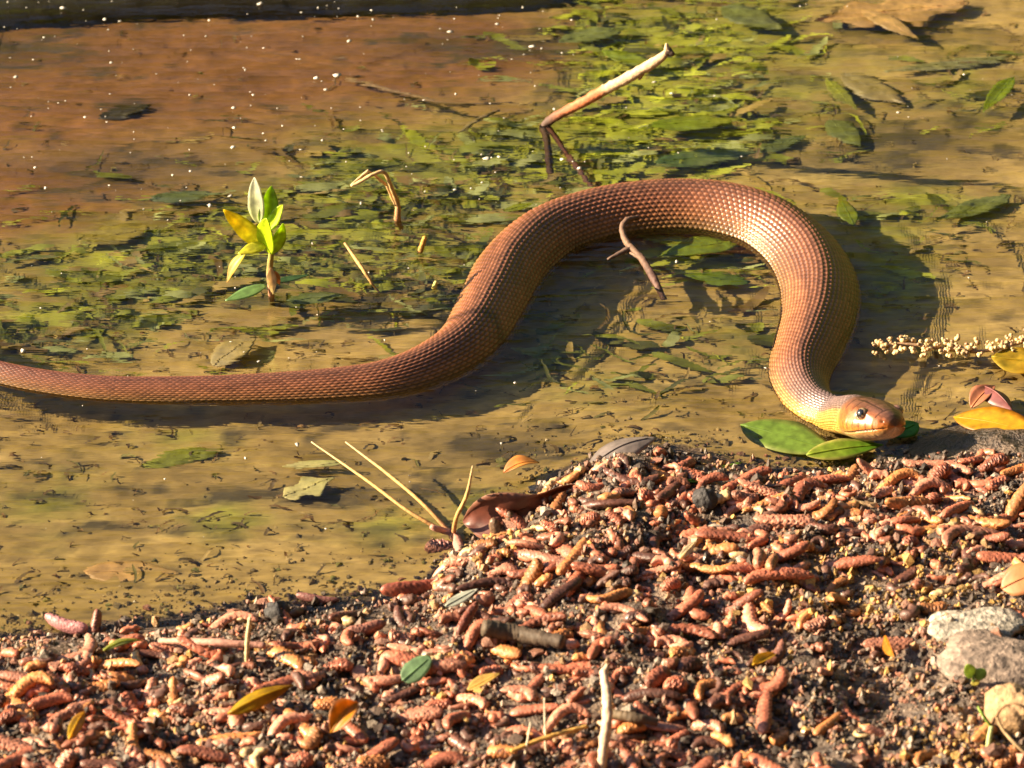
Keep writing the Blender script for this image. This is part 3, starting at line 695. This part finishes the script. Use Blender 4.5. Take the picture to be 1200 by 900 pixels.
# straws and sticks on the bank
def ground_pts(L_, z0=.006):
    out = []
    for e in L_:
        p = at_ground(e[0], e[1]); p[2] += e[2] if len(e) > 2 else z0
        out.append(p)
    return out
gs = at_ground(704, 905); ysx = gs[1]
twig('pale_straw', [gs, at_y(708, 870, ysx + .006), at_y(712, 840, ysx + .012), at_y(711, 812, ysx + .02), at_y(707, 786, ysx + .03)], [.0024, .0024, .0026, .0024, .0018], 'pale forked straw standing upright in the catkin heap', 'straw',
     cols=[(0, (.6, .42, .28)), (1, (.62, .45, .32))], seed=11, knots=[(at_y(713, 850, ysx + .012), at_y(715, 806, ysx + .022), .0016, (.5, .36, .24)), (at_y(707, 792, ysx + .03), at_y(712, 778, ysx + .034), .0024, (.58, .4, .26)), (at_y(712, 850, ysx + .01), at_y(700, 846, ysx + .012), .0020, (.5, .32, .2))])
twig('dark_rod', ground_pts([(566, 752, .009), (600, 758, .009), (630, 762, .008), (660, 766, .007)]), [.0042, .0044, .0040, .0034], 'short dark stick lying in the catkin heap', 'stick', cols=[(0, (.09, .06, .035)), (1, (.07, .045, .03))], n=36, seed=12)
twig('orange_straw', ground_pts([(598, 896, .008), (640, 884, .010), (688, 872, .011)]), [.0010, .0012, .0010], 'thin orange straw lying beside the forked straw', 'straw', cols=[(0, (.5, .28, .06)), (1, (.55, .3, .07))], seed=13)
twig('dark_rod', ground_pts([(716, 852, .008), (742, 858, .009), (770, 862, .008)]), [.0024, .0026, .0018], 'small dark tube lying beside the forked straw', 'stick', cols=[(0, (.12, .08, .04)), (1, (.1, .06, .04))], seed=14)  # dark tapering tube to the right of the straw
gs2 = at_ground(289, 776); twig('short_straw', [gs2, at_y(290, 750, gs2[1]), at_y(293, 724, gs2[1])], [.0010, .0012, .0009], 'tiny pale straw standing upright near the shore', 'straw', cols=[(0, (.6, .48, .26)), (1, (.66, .54, .3))], seed=15)
twig('pink_stick', ground_pts([(190, 764, .007), (250, 768, .008), (312, 772, .008)]), [.0016, .0020, .0017], 'long pinkish stick lying along the shore', 'stick', cols=[(0, (.44, .22, .16)), (1, (.42, .2, .15))], seed=16)
gs3 = at_ground(640, 884); twig('thin_stalk', [gs3, at_y(639, 850, gs3[1] + .004), at_y(638, 818, gs3[1] + .008)], [.0006, .0006, .0004], 'hair thin pale stalk standing in the heap', 'straw', cols=[(0, (.6, .5, .36)), (1, (.66, .56, .42))], seed=17)
gs4 = at_ground(614, 892); twig('thin_stalk', [gs4, at_y(618, 870, gs4[1]), at_y(622, 846, gs4[1] + .002)], [.0006, .0006, .0004], 'short hair thin stalk beside the taller one', 'straw', cols=[(0, (.6, .5, .36)), (1, (.66, .56, .42))], seed=18)
# wiry sprout at the right edge with its stone
gsp = at_ground(1156, 905)
sp_ = empty('wiry_sprout', tuple(gsp)); tag(sp_, 'wiry sprout with a pale green stem beside the tan stone', 'plant')
for pts, rr, cc_ in [([(1156, 905, 0), (1158, 875, 0), (1162, 850, .004)], [.0016, .0015, .0012], (.45, .5, .2)), ([(1162, 852, .004), (1168, 838, .004), (1178, 826, .002), (1195, 826, 0), (1215, 840, 0)], [.0008, .0007, .0007, .0006, .0005], (.3, .17, .08)),
                     ([(1168, 840, .004), (1176, 856, 0), (1190, 872, -.006), (1208, 888, -.01)], [.0008, .0009, .0009, .0008], (.4, .26, .13)), ([(1162, 852, .004), (1152, 838, .004), (1146, 828, .006)], [.0009, .0008, .0005], (.25, .4, .06))]:
    Vq, Fq, _ = tube([at_y(q[0], q[1], gsp[1] + .012 + q[2]) - gsp if k else (at_y(q[0], q[1], gsp[1] + .012 + q[2]) - gsp) for k, q in enumerate(pts)], rr, 6, 24, .1)
    mk('stem', Vq, Fq, M_WOOD, sp_, cols=np.tile(cc_, (len(Vq), 1)))
gl_ = at_ground(1140, 806)
sl_ = empty('clover_sprout', tuple(gl_)); tag(sl_, 'tiny two leaved green sprout on the crumbly soil', 'plant')
for (p0, p1, w_, c_) in [((1140, 806), (1132, 794), 13, (.40, .5, .12)), ((1141, 806), (1153, 800), 14, (.22, .34, .07)), ((1141, 808), (1143, 818), 10, (.55, .45, .08))]:
    leaf('leaf', at_y(*p0, gl_[1]) - gl_ + [0, 0, .006], at_y(*p1, gl_[1] - .002) - gl_ + [0, 0, .008], w_ * PXW, None, parent=sl_, c0=c_, seed=int(w_), up=(0, -1, .4), shape=.5)
Vq, Fq, _ = tube([[0, 0, -.003], [0, 0, .004], [0, -.001, .008]], [.0008, .0008, .0006], 6, 10); mk('stem', Vq, Fq, M_LEAF, sl_, cols=np.tile((.3, .4, .1), (len(Vq), 1)))

# ------------------------------------------------------------------ stones
def stone(name, px, py, r, sq, label, c, seed, z=.4):
    rg = np.random.default_rng(seed)
    Vb, D, Fb = ball((0, 0, 0), 1, 18, 26)
    k = rg.random(3) * 50
    nz_ = fbm(D[:, 0] * 1.6 + k[0] + D[:, 2], D[:, 1] * 1.6 + k[1] - D[:, 2] * .7, 4, seed)
    Vb = D * r * np.array(sq) * (1 + .9 * nz_[:, None])
    p = at_ground(px, py); p[2] += r * sq[2] * z
    cc_ = np.array(c) * (1 + 1.2 * fbm(D[:, 0] * 6 + k[2], D[:, 1] * 6 + D[:, 2] * 4, 3, 1)[:, None])
    return tag(mk(name, Vb + p, Fb, M_STONE, cols=np.clip(cc_, .01, 1)), label, 'stone')
stone('tan_stone', 1188, 852, .0135, (1.05, 1, .95), 'round tan stone half buried at the wiry sprout', (.36, .22, .11), 1, .6)
stone('pale_stone', 1150, 735, .020, (1.3, .7, .28), 'flat whitish stone below the rust orange leaf', (.36, .31, .25), 2, .1)
stone('pale_stone', 1172, 778, .026, (1.2, .9, .25), 'broad pinkish grey stone slab above the tan stone', (.22, .16, .125), 3, .0)
stone('dark_stone', 325, 724, .0062, (1, 1, .85), 'small black wet stone at the shore', (.03, .026, .026), 4, .7)
stone('dark_stone', 827, 590, .0065, (1, 1, .8), 'small black wet stone beside the torn green leaf', (.035, .03, .03), 5, .6)

# ------------------------------------------------------------------ catkins
def catkin_mesh(length, rad, bend, seed, c, shag=1.0):
    rg = np.random.default_rng(seed)
    n, m = 44, 18
    t = np.linspace(0, 1, n); A = np.linspace(0, 2 * np.pi, m, endpoint=False)
    ang = bend * (t - .5) + .25 * bend * np.sin(t * 5 + seed)
    cx = np.cumsum(np.cos(ang)) * length / n; cy = np.cumsum(np.sin(ang)) * length / n
    cx -= cx.mean(); cy -= cy.mean()
    cz = .0015 * np.sin(t * 4 + seed * 1.7)
    prof = np.sqrt(np.clip(1 - np.abs(2 * t - 1) ** 3.5, 0, 1)) * (1 - .22 * t) + .02
    tt2, aa = np.meshgrid(t, A, indexing='ij')
    g = aa / (2 * np.pi) * 7; h = tt2 * length / rad * 1.25
    uu, vv = (g + h) / 1, (g - h) / 1
    uf_, vf_ = uu - np.floor(uu) - .5, vv - np.floor(vv) - .5
    d_ = np.minimum(.5 - abs(uf_), .5 - abs(vf_)) * 2
    rr = rad * prof[:, None] * (1 + shag * .34 * (np.clip(d_ * 1.8, 0, 1) - .5) + .20 * (rg.random((n, m)) - .5) * shag)
    tx, ty = np.cos(ang), np.sin(ang)
    V_ = np.stack([cx[:, None] - ty[:, None] * np.cos(aa) * rr, cy[:, None] + tx[:, None] * np.cos(aa) * rr, cz[:, None] + np.sin(aa) * rr], -1).reshape(-1, 3)
    F_ = [list(map(int, f)) for f in grid_faces(n, m, True)] + [list(range(m))[::-1], [(n - 1) * m + k for k in range(m)]]
    cell_ = np.sin(np.floor(uu) * 91.7 + np.floor(vv) * 47.3 + seed) * 9173.1; cell_ -= np.floor(cell_)
    cc_ = np.array(c) * (.62 + .55 * np.clip(d_ * 1.6, 0, 1) * (.7 + .6 * cell_))[..., None]
    tip_ = np.clip((tt2 - .82) / .18, 0, 1)[..., None]
    cc_ = cc_ * (1 - .35 * tip_ * rg.random())
    mesh = bpy.data.meshes.new('catkin')
    mesh.from_pydata(V_.tolist(), [], F_)
    ca = mesh.color_attributes.new('Col', 'FLOAT_COLOR', 'POINT')
    c4 = np.ones((n * m, 4)); c4[:, :3] = np.clip(cc_, .005, 1).reshape(-1, 3); ca.data.foreach_set('color', c4.ravel())
    mesh.polygons.foreach_set('use_smooth', [True] * len(mesh.polygons))
    mesh.materials.append(M_CAT); mesh.update()
    return mesh
KINDS = {'rust': ((.40, .125, .068), 'rust red'), 'pink': ((.55, .225, .14), 'salmon pink'), 'orange': ((.48, .185, .06), 'orange brown'), 'dark': ((.13, .048, .03), 'dark wet brown')}
MARKS = [(610, 590, 'the dark red dead leaf'), (725, 540, 'the wet grey leaf'), (840, 562, 'the torn green leaf'), (1010, 555, 'the snake chin'), (1160, 530, 'the golden leaf'), (530, 655, 'the pine needles'),
         (615, 758, 'the short dark stick'), (708, 840, 'the forked straw'), (488, 803, 'the bluish green leaf scrap'), (305, 835, 'the long yellow leaf'), (403, 857, 'the curled orange leaf'),
         (250, 768, 'the long pinkish stick'), (85, 745, 'the fat bent pink catkin'), (90, 866, 'the tiny yellow leaf'), (895, 785, 'the crumpled bright yellow leaf'), (1040, 778, 'the upright orange leaf'),
         (1150, 755, 'the flat whitish stone'), (1188, 855, 'the tan stone'), (898, 670, 'the upright catkin pair'), (548, 735, 'the hooked dark red catkin'), (806, 662, 'the cream seed wing'), (827, 588, 'the black wet stone')]
def catkin_label(kn, ln, px, py, cv):
    near_ = min(MARKS, key=lambda q: (q[0] - px) ** 2 + 2 * (q[1] - py) ** 2)[2]
    return ('short ' if ln < .0205 else 'long ' if ln > .0295 else '') + ('curved ' if cv else 'straight ') + KINDS[kn][1] + ' catkin in the heap near ' + near_
CM = {}
for kname, (c, _) in KINDS.items():
    CM[kname] = []
    for j in range(8):
        ln = (.016, .024, .027, .031, .034, .022, .013, .038)[j]; rd = (.0035, .0031, .0034, .0037, .0032, .0027, .0039, .0030)[j]
        bd = random.choice((-1, 1)) * (random.uniform(1.0, 1.9) if j % 3 else random.uniform(0, .4))
        CM[kname].append((catkin_mesh(ln, rd, bd, 10 * j + len(kname), c, RNG.uniform(.5, 1.3)), ln, rd, abs(bd) > .7))
def put_catkin(mesh, p, yaw, pitch, roll, label, group=None):
    o = mk('catkin', None, None, None, mesh=mesh)
    o.location = p
    o.rotation_euler = (Matrix.Rotation(yaw, 3, 'Z') @ Matrix.Rotation(pitch, 3, 'Y') @ Matrix.Rotation(roll, 3, 'X')).to_euler()
    f_ = random.uniform(.82, 1.12); o.scale = (f_ * random.uniform(.9, 1.1), f_ * random.uniform(.9, 1.2), f_ * random.uniform(.7, 1))
    tag(o, label, 'catkin', group)
    return o
def dens(px, py):
    d = .55
    d += .6 * math.exp(-((px - 720) / 230) ** 2 - ((py - 650) / 90) ** 2)
    d += .35 * math.exp(-((px - 120) / 250) ** 2 - ((py - 830) / 70) ** 2)
    d += .25 * math.exp(-((px - 950) / 220) ** 2 - ((py - 590) / 50) ** 2)
    d -= .62 * math.exp(-((px - 1110) / 210) ** 2 - ((py - 800) / 125) ** 2)
    d -= .25 * math.exp(-((px - 380) / 120) ** 2 - ((py - 860) / 60) ** 2)
    return d
placed = []
tries = 0
SPX = np.array(SHORE_PX, float)
while len(placed) < 286 and tries < 9000:
    tries += 1
    px, py = random.uniform(-40, 1240), random.uniform(520, 935)
    sy = np.interp(px, SPX[:, 0], SPX[:, 1])
    if py < sy + 6 or random.random() > dens(px, py) or (px > 1066 and py < 530): continue
    if any((px - q[0]) ** 2 / 4.5 + (py - q[1]) ** 2 < 12.5 ** 2 for q in placed): continue
    placed.append((px, py))
    left = px < 430
    wts = [.34, .36, .18, .12] if left else ([.46, .22, .17, .15] if px < 950 else [.36, .2, .32, .12])
    kn = random.choices(list(KINDS), wts)[0]
    mesh, ln, rd, cv = random.choice(CM[kn])
    p = at_ground(px, py + 4)
    hx, hy = slope(p)
    yaw = random.gauss(0, .6) + (.25 if px > 500 else 0)
    if random.random() < .12: yaw = random.uniform(-math.pi, math.pi)
    pitch = -math.atan(hx * math.cos(yaw) + hy * math.sin(yaw)) * .8 + random.gauss(0, .16)
    lift = rd * random.uniform(.35, .95)
    put_catkin(mesh, (p[0], p[1], p[2] + lift), yaw + (math.pi if random.random() < .5 else 0), pitch if True else 0, random.choice((0, math.pi)) + random.gauss(0, .3), catkin_label(kn, ln, px, py, cv), 'catkins heaped on the mud bank')
# single catkins that stand apart
def own(px, py, ln, rd, bend, c, yaw, pitch, z, lab, seed, shag=.7, ground=True):
    p = at_ground(px, py) if ground else at(px, py, 0)
    put_catkin(catkin_mesh(ln, rd, bend, seed, c, shag), (p[0], p[1], p[2] + z), yaw, pitch, 1.2, lab)
own(78, 741, .030, .0050, 1.5, (.36, .15, .15), 2.6, .12, .006, 'fat pink catkin bent over at the water edge', 201, .35)
own(114, 740, .016, .0036, .5, (.36, .14, .10), 1.8, -.8, .006, 'short pink catkin standing up beside the fat bent one', 202, .4)
own(372, 703, .030, .0030, .35, (.16, .06, .05), -.12, .02, .001, 'slender dark red catkin floating alone off the shore', 203, .3, False)
own(497, 693, .040, .0036, .25, (.22, .055, .03), .18, -.03, .003, 'long rust catkin with one end in the water', 204, .6)
own(590, 622, .026, .0042, 2.6, (.20, .11, .06), .3, -.1, .004, 'curled brown catkin under the dark red dead leaf', 205, .5)
own(515, 648, .014, .0050, .5, (.42, .19, .16), .1, 0, .003, 'knobbly pink catkin stub beside the pine needles', 206, 1.4)
own(430, 735 + 10, .024, .0034, .8, (.33, .13, .09), .2, 0, .005, 'reddish catkin alone on pale crumbs near the shore', 207, .8)
own(548, 735, .022, .0036, 1.9, (.20, .06, .035), .9, -.45, .006, 'hooked dark red catkin rising from the heap', 208, .6)
own(905, 672, .018, .0036, .1, (.42, .17, .08), 1.45, .2, .007, 'upright orange catkin in a pair beside its twin', 209, .6)
own(888, 668, .018, .0034, .1, (.40, .16, .09), 1.7, .2, .007, 'upright salmon catkin next to its orange twin', 210, .6)

# ------------------------------------------------------------------ crumbs, flecks, weed, debris: what nobody could count
PH = (1 + 5 ** .5) / 2
ICO = norm(np.array([[-1, PH, 0], [1, PH, 0], [-1, -PH, 0], [1, -PH, 0], [0, -1, PH], [0, 1, PH], [0, -1, -PH], [0, 1, -PH], [PH, 0, -1], [PH, 0, 1], [-PH, 0, -1], [-PH, 0, 1]], float))
ICF = np.array([[0, 11, 5], [0, 5, 1], [0, 1, 7], [0, 7, 10], [0, 10, 11], [1, 5, 9], [5, 11, 4], [11, 10, 2], [10, 7, 6], [7, 1, 8], [3, 9, 4], [3, 4, 2], [3, 2, 6], [3, 6, 8], [3, 8, 9], [4, 9, 5], [2, 4, 11], [6, 2, 10], [8, 6, 7], [9, 8, 1]])
def lumps(name, P_, R_, C_, mat, flat=1.0, jit=.5, smooth=True):
    n = len(P_)
    k = RNG.uniform(1 - jit, 1 + jit, (n, 12, 1)); st = RNG.uniform(.55, 1.6, (n, 1, 3)); st[..., 2] *= flat
    V_ = P_[:, None] + ICO[None] * k * st * R_[:, None, None]
    F_ = (ICF[None] + 12 * np.arange(n)[:, None, None]).reshape(-1, 3)
    return mk(name, V_.reshape(-1, 3), F_, mat, cols=np.clip(np.repeat(C_, 12, 0), .003, 1), smooth=smooth)
NC = 52000
pxs = RNG.uniform(-260, 1520, NC * 2); pys = RNG.uniform(490, 1010, NC * 2)
sy = np.interp(pxs, SPX[:, 0], SPX[:, 1])
clump = fbm(pxs / 38, pys / 26, 3, 1)
keep = ~((pxs > 1066) & (pys < 532)) & (pys > sy - 6 - 14 * RNG.random(NC * 2)) & (RNG.random(NC * 2) < .6 + 2.0 * clump)
pxs, pys, clump = pxs[keep][:NC], pys[keep][:NC], clump[keep][:NC]
G = np.array([at(a_, b_, .02) for a_, b_ in zip(pxs, pys)])
# slide along each view ray until the spot lies on the ground
for _ in range(4):
    hz_ = height(G[:, 0], G[:, 1]); d_ = G - CAM; G = CAM + d_ * ((hz_ - CAM[2]) / d_[:, 2])[:, None]
R_ = np.clip(RNG.lognormal(math.log(.00082), .42, len(G)), .0005, .0030)
G[:, 2] = height(G[:, 0], G[:, 1]) + R_ * RNG.uniform(.2, 1.6, len(G))
pal = np.array([(.065, .044, .032), (.12, .075, .052), (.30, .15, .10), (.36, .21, .10), (.46, .27, .08), (.33, .26, .20), (.38, .17, .11)])
och = np.exp(-((pxs - 1085) / 90) ** 2 - ((pys - 680) / 35) ** 2) + np.exp(-((pxs - 960) / 60) ** 2 - ((pys - 690) / 30) ** 2) + .6 * np.exp(-((pxs - 560) / 40) ** 2 - ((pys - 640) / 20) ** 2) + .6 * np.exp(-((pxs - 1150) / 80) ** 2 - ((pys - 880) / 30) ** 2)
zone = fbm(pxs / 40 + 9, pys / 30, 2, 2)
pk = np.stack([.26 - .9 * zone, .24 - .4 * zone, .17 + .5 * zone, .12 + .3 * zone, .04 + 1.2 * och, .14 + 0 * och, .12 + .3 * zone], 1).clip(.01); pk /= pk.sum(1, keepdims=True)
ci = (pk.cumsum(1) < RNG.random(len(G))[:, None]).sum(1).clip(0, 6)
structure(lumps('catkin_crumbs', G, R_, pal[ci] * RNG.uniform(.6, 1.3, (len(G), 1)), M_CRUMB, smooth=False), 'stuff')

FRAG_V, FRAG_F, FRAG_C = [], [], []
o_ = 0
fa = np.linspace(0, 2 * np.pi, 8, endpoint=False)
while len(FRAG_V) < 1250:
    px, py = RNG.uniform(-220, 1480), RNG.uniform(510, 990)
    if py < np.interp(px, SPX[:, 0], SPX[:, 1]) + 3 or RNG.random() > dens(px, py) or (px > 1066 and py < 530): continue
    p = at_ground(px, py); hx, hy = slope(p)
    yaw = RNG.normal(0, .9); ln, rd = RNG.uniform(.006, .017), RNG.uniform(.0012, .0031)
    t = np.linspace(-.5, .5, 11); an = yaw + t * RNG.normal(0, 1.2)
    cx, cy = p[0] + np.cos(an) * t * ln, p[1] + np.sin(an) * t * ln
    cz = p[2] + rd * RNG.uniform(.2, .9) + (hx * np.cos(yaw) + hy * np.sin(yaw)) * t * ln + RNG.normal(0, .12) * t * ln
    r_ = rd * np.sqrt(np.clip(1 - np.abs(2 * t) ** 3, .03, 1))[:, None] * RNG.uniform(.72, 1.28, (11, 8))
    FRAG_V.append(np.stack([cx[:, None] - np.sin(an)[:, None] * np.cos(fa) * r_, cy[:, None] + np.cos(an)[:, None] * np.cos(fa) * r_, cz[:, None] + np.sin(fa) * r_], -1).reshape(-1, 3))
    FRAG_F.append(grid_faces(11, 8, True) + o_); o_ += 88
    c = [(.40, .13, .07), (.52, .22, .14), (.46, .19, .065), (.10, .045, .03), (.22, .08, .045), (.42, .28, .14)][RNG.choice(6, p=[.26, .15, .12, .22, .18, .07])]
    FRAG_C.append(np.array(c) * RNG.uniform(.6, 1.2, (88, 1)))
structure(mk('catkin_fragments', np.vstack(FRAG_V), np.vstack(FRAG_F), M_CAT, cols=np.clip(np.vstack(FRAG_C), .004, 1)), 'stuff')

# grit and crumbs washed off the bank, under water along the shore
n_ = 3400
px_ = RNG.uniform(-40, 1240, n_); sy_ = np.interp(px_, SPX[:, 0], SPX[:, 1])
py_ = sy_ - 2 - RNG.exponential(26, n_) - 25 * np.exp(-((px_ - 590) / 80) ** 2) * RNG.random(n_)
ok = (fbm(px_ / 45, py_ / 14, 3, 2) > -.02) & (py_ > 450); px_, py_ = px_[ok], py_[ok]
Gw = np.array([refr(a_, b_, .012) for a_, b_ in zip(px_, py_)])
Rw = np.clip(RNG.lognormal(math.log(.0006), .5, len(Gw)), .0003, .0022)
Gw[:, 2] = np.minimum(height(Gw[:, 0], Gw[:, 1]) + Rw * .4, -.002)
cw = np.array([(.12, .085, .035), (.20, .14, .05), (.32, .23, .09), (.45, .33, .15), (.18, .17, .045)])[RNG.choice(5, len(Gw), p=[.3, .28, .2, .1, .12])]
structure(lumps('sunken_grit', Gw, Rw, cw * RNG.uniform(.7, 1.3, (len(Gw), 1)), M_CRUMB, smooth=False), 'stuff')

def fleck_field(n, boxes):
    P_ = []
    for (x0, x1, y0, y1, wt) in boxes:
        for _ in range(int(n * wt)):
            p = at(random.uniform(x0, x1), random.uniform(y0, y1), .0006); P_.append(p)
    return np.array(P_)
FP = fleck_field(300, [(-30, 680, -10, 250, .62), (0, 1230, -10, 200, .22), (0, 560, 250, 480, .10), (0, 700, 480, 640, .04), (560, 1200, 250, 460, .05)])
FP[:, 2] += .0006
FR = np.clip(RNG.lognormal(math.log(.00055), .55, len(FP)), .0002, .0022)
FC = np.array([(.72, .66, .56)]) * RNG.uniform(.55, 1.05, (len(FP), 1))
structure(lumps('floating_flecks', FP, FR, FC, M_FLECK, flat=.4), 'stuff')

# dark tube added under water to stand in for the far-side shade
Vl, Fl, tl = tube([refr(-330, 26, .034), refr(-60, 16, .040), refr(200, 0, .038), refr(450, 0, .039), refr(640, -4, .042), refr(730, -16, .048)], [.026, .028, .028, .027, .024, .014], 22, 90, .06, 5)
lg = tag(mk('shade_band', Vl, Fl, M_WOOD, cols=np.tile((.012, .008, .005), (len(Vl), 1))), 'dark tube under water standing in for the shade beyond the brown silt', 'log')

# water weed: soft blades lying in the current
def ribbons(name, items, mat):
    Vs_, Fs_, Cs_ = [], [], []; o_ = 0
    n = 9
    for (p, yaw, ln, wd, c, sd) in items:
        t = np.linspace(0, 1, n)
        rg = np.random.default_rng(sd)
        ang = yaw + np.cumsum(rg.normal(0, .16, n)) + rg.normal(0, .4) * t
        x = p[0] + np.cumsum(np.cos(ang)) * ln / n; y = p[1] + np.cumsum(np.sin(ang)) * ln / n
        z = np.minimum(p[2] + 0.003 * np.sin(t * rg.uniform(2, 6) + rg.uniform(0, 6)), -.0035)
        w = wd / 2 * np.sin(np.pi * (.06 + .9 * t)) ** .6
        tl_ = rg.uniform(-.25, .25)
        nx, ny = -np.sin(ang), np.cos(ang)
        A_ = np.stack([x + nx * w, y + ny * w, z + w * tl_], 1); B_ = np.stack([x - nx * w, y - ny * w, z - w * tl_], 1)
        M_ = np.stack([x, y, z - .0004], 1)
        Vs_.append(np.stack([A_, M_, B_], 1).reshape(-1, 3)); Fs_.append(grid_faces(n, 3) + o_); o_ += 3 * n
        cc_ = np.array(c) * (1 + .3 * (t[:, None] - .5)) * np.ones((n, 3)); Cs_.append(np.repeat(cc_, 3, 0))
    return structure(mk(name, np.vstack(Vs_), np.vstack(Fs_), mat, cols=np.clip(np.vstack(Cs_), .004, 1)), 'stuff')
PALW = [(.11, .12, .03), (.22, .25, .035), (.34, .38, .045), (.48, .54, .05), (.38, .43, .17), (.24, .16, .055), (.44, .33, .11)]
items = []
gw = np.array([g[4] * g[2] * g[3] for g in GREEN]); gw /= gw.sum()
for k in range(1700):
    gi = RNG.choice(len(GREEN), p=gw); gx, gy, grx, gry, gamp = GREEN[gi]
    px, py = RNG.normal(gx, grx * .62), RNG.normal(gy, gry * .62)
    dep = RNG.uniform(.012, .044)
    p = refr(px, py, dep)
    if p[1] < shore_y(p[0]) + .03 or (px > 880 and RNG.random() < .7) or py > 470: continue
    lush = math.exp(-((px - 780) / 120) ** 2 - ((py - 120) / 110) ** 2) + math.exp(-((px - 830) / 60) ** 2 - ((py - 305) / 30) ** 2)
    wts = np.array([.14 * (1 - .8 * min(lush, 1)), .22, .18 + .3 * lush, .07 + .9 * lush, .14, .13 * (1 - .8 * min(lush, 1)), .12]); wts /= wts.sum()
    ci = RNG.choice(7, p=wts)
    p[2] = float(height(p[0], p[1])) + RNG.uniform(.001, .006 + .006 * min(lush, 1))
    big = RNG.random() < .25 + .15 * lush
    items.append((p, RNG.normal(0, .30) + (math.pi if RNG.random() < .5 else 0), RNG.uniform(.014, .045), RNG.uniform(.004, .009) if big else RNG.uniform(.0008, .003), np.array(PALW[ci]) * RNG.uniform(.75, 1.3) * (1 + .35 * min(lush, 1)), int(RNG.integers(1e9))))
ribbons('water_weed', items, M_WEED)
# loose plant scraps on the bed
items = []
for k in range(1500):
    px, py = RNG.uniform(-40, 1240), RNG.uniform(-10, 740)
    dep = RNG.uniform(.02, .04); p = refr(px, py, dep)
    if p[1] < shore_y(p[0]) + .004: continue
    p[2] = float(height(p[0], p[1])) + RNG.uniform(.0005, .002)
    if px < 560 and py < 230 and RNG.random() < .55: continue
    c = [(.14, .10, .045), (.20, .13, .05), (.27, .16, .06), (.40, .30, .12), (.24, .22, .06)][RNG.choice(5, p=[.3, .25, .2, .12, .13])]
    items.append((p, RNG.normal(0, .5), RNG.uniform(.005, .026), RNG.uniform(.0006, .0026), np.array(c) * RNG.uniform(.7, 1.3), int(RNG.integers(1e9))))
ribbons('bed_litter', items, M_WEED)

# ------------------------------------------------------------------ floating yellow catkin broken into florets
fc = empty('floating_catkin', tuple(at(1115, 405, 0))); tag(fc, 'line of pale yellow catkin florets floating near the yellow leaf', 'catkin')
fo = np.array(fc.location)
fm = bpy.data.meshes.new('floret')
Vf = np.vstack([ICO * [1, 1, .85] * .0021, ICO * .0014 + [.0016, .0008, .0010], ICO * .0012 + [-.0012, .0012, .0012]])
fm.from_pydata(Vf.tolist(), [], np.vstack([ICF, ICF + 12, ICF + 24]).tolist())
ca = fm.color_attributes.new('Col', 'FLOAT_COLOR', 'POINT'); c4 = np.ones((36, 4)); c4[:, :3] = (.60, .42, .20); c4[24:, :3] = (.42, .24, .12); ca.data.foreach_set('color', c4.ravel())
fm.polygons.foreach_set('use_smooth', [True] * 60); fm.materials.append(M_CAT); fm.update()
stp = [at(1022, 404, .001) - fo, at(1060, 403, .002) - fo, at(1100, 408, .001) - fo, at(1140, 412, .001) - fo, at(1172, 408, .002) - fo, at(1210, 398, .002) - fo]
Vq, Fq, _ = tube(stp, [.0006, .0009, .0010, .0010, .0009, .0006], 6, 30); mk('stalk', Vq, Fq, M_WOOD, fc, cols=np.tile((.3, .18, .1), (len(Vq), 1)))
for k in range(86):
    u_ = random.random(); px = 1022 + 185 * u_
    cy_ = np.interp(px, [1022, 1060, 1100, 1140, 1172, 1210], [404, 402, 406, 411, 408, 396])
    if 1148 < px < 1158: continue
    q = mk('floret', None, None, None, fc, mesh=fm)
    q.location = at(px, cy_ + random.gauss(0, 5.5), random.uniform(.001, .004)) - fo
    q.rotation_euler = (random.uniform(-.5, .5), random.uniform(-.5, .5), random.uniform(0, 6.28))
    s_ = random.uniform(.55, 1.15); q.scale = (s_, s_, s_)

for o in SC.objects:                            # sunlight reaches these through the water
    if o.type == 'MESH' and o is not water: o.cycles.is_caustics_receiver = True
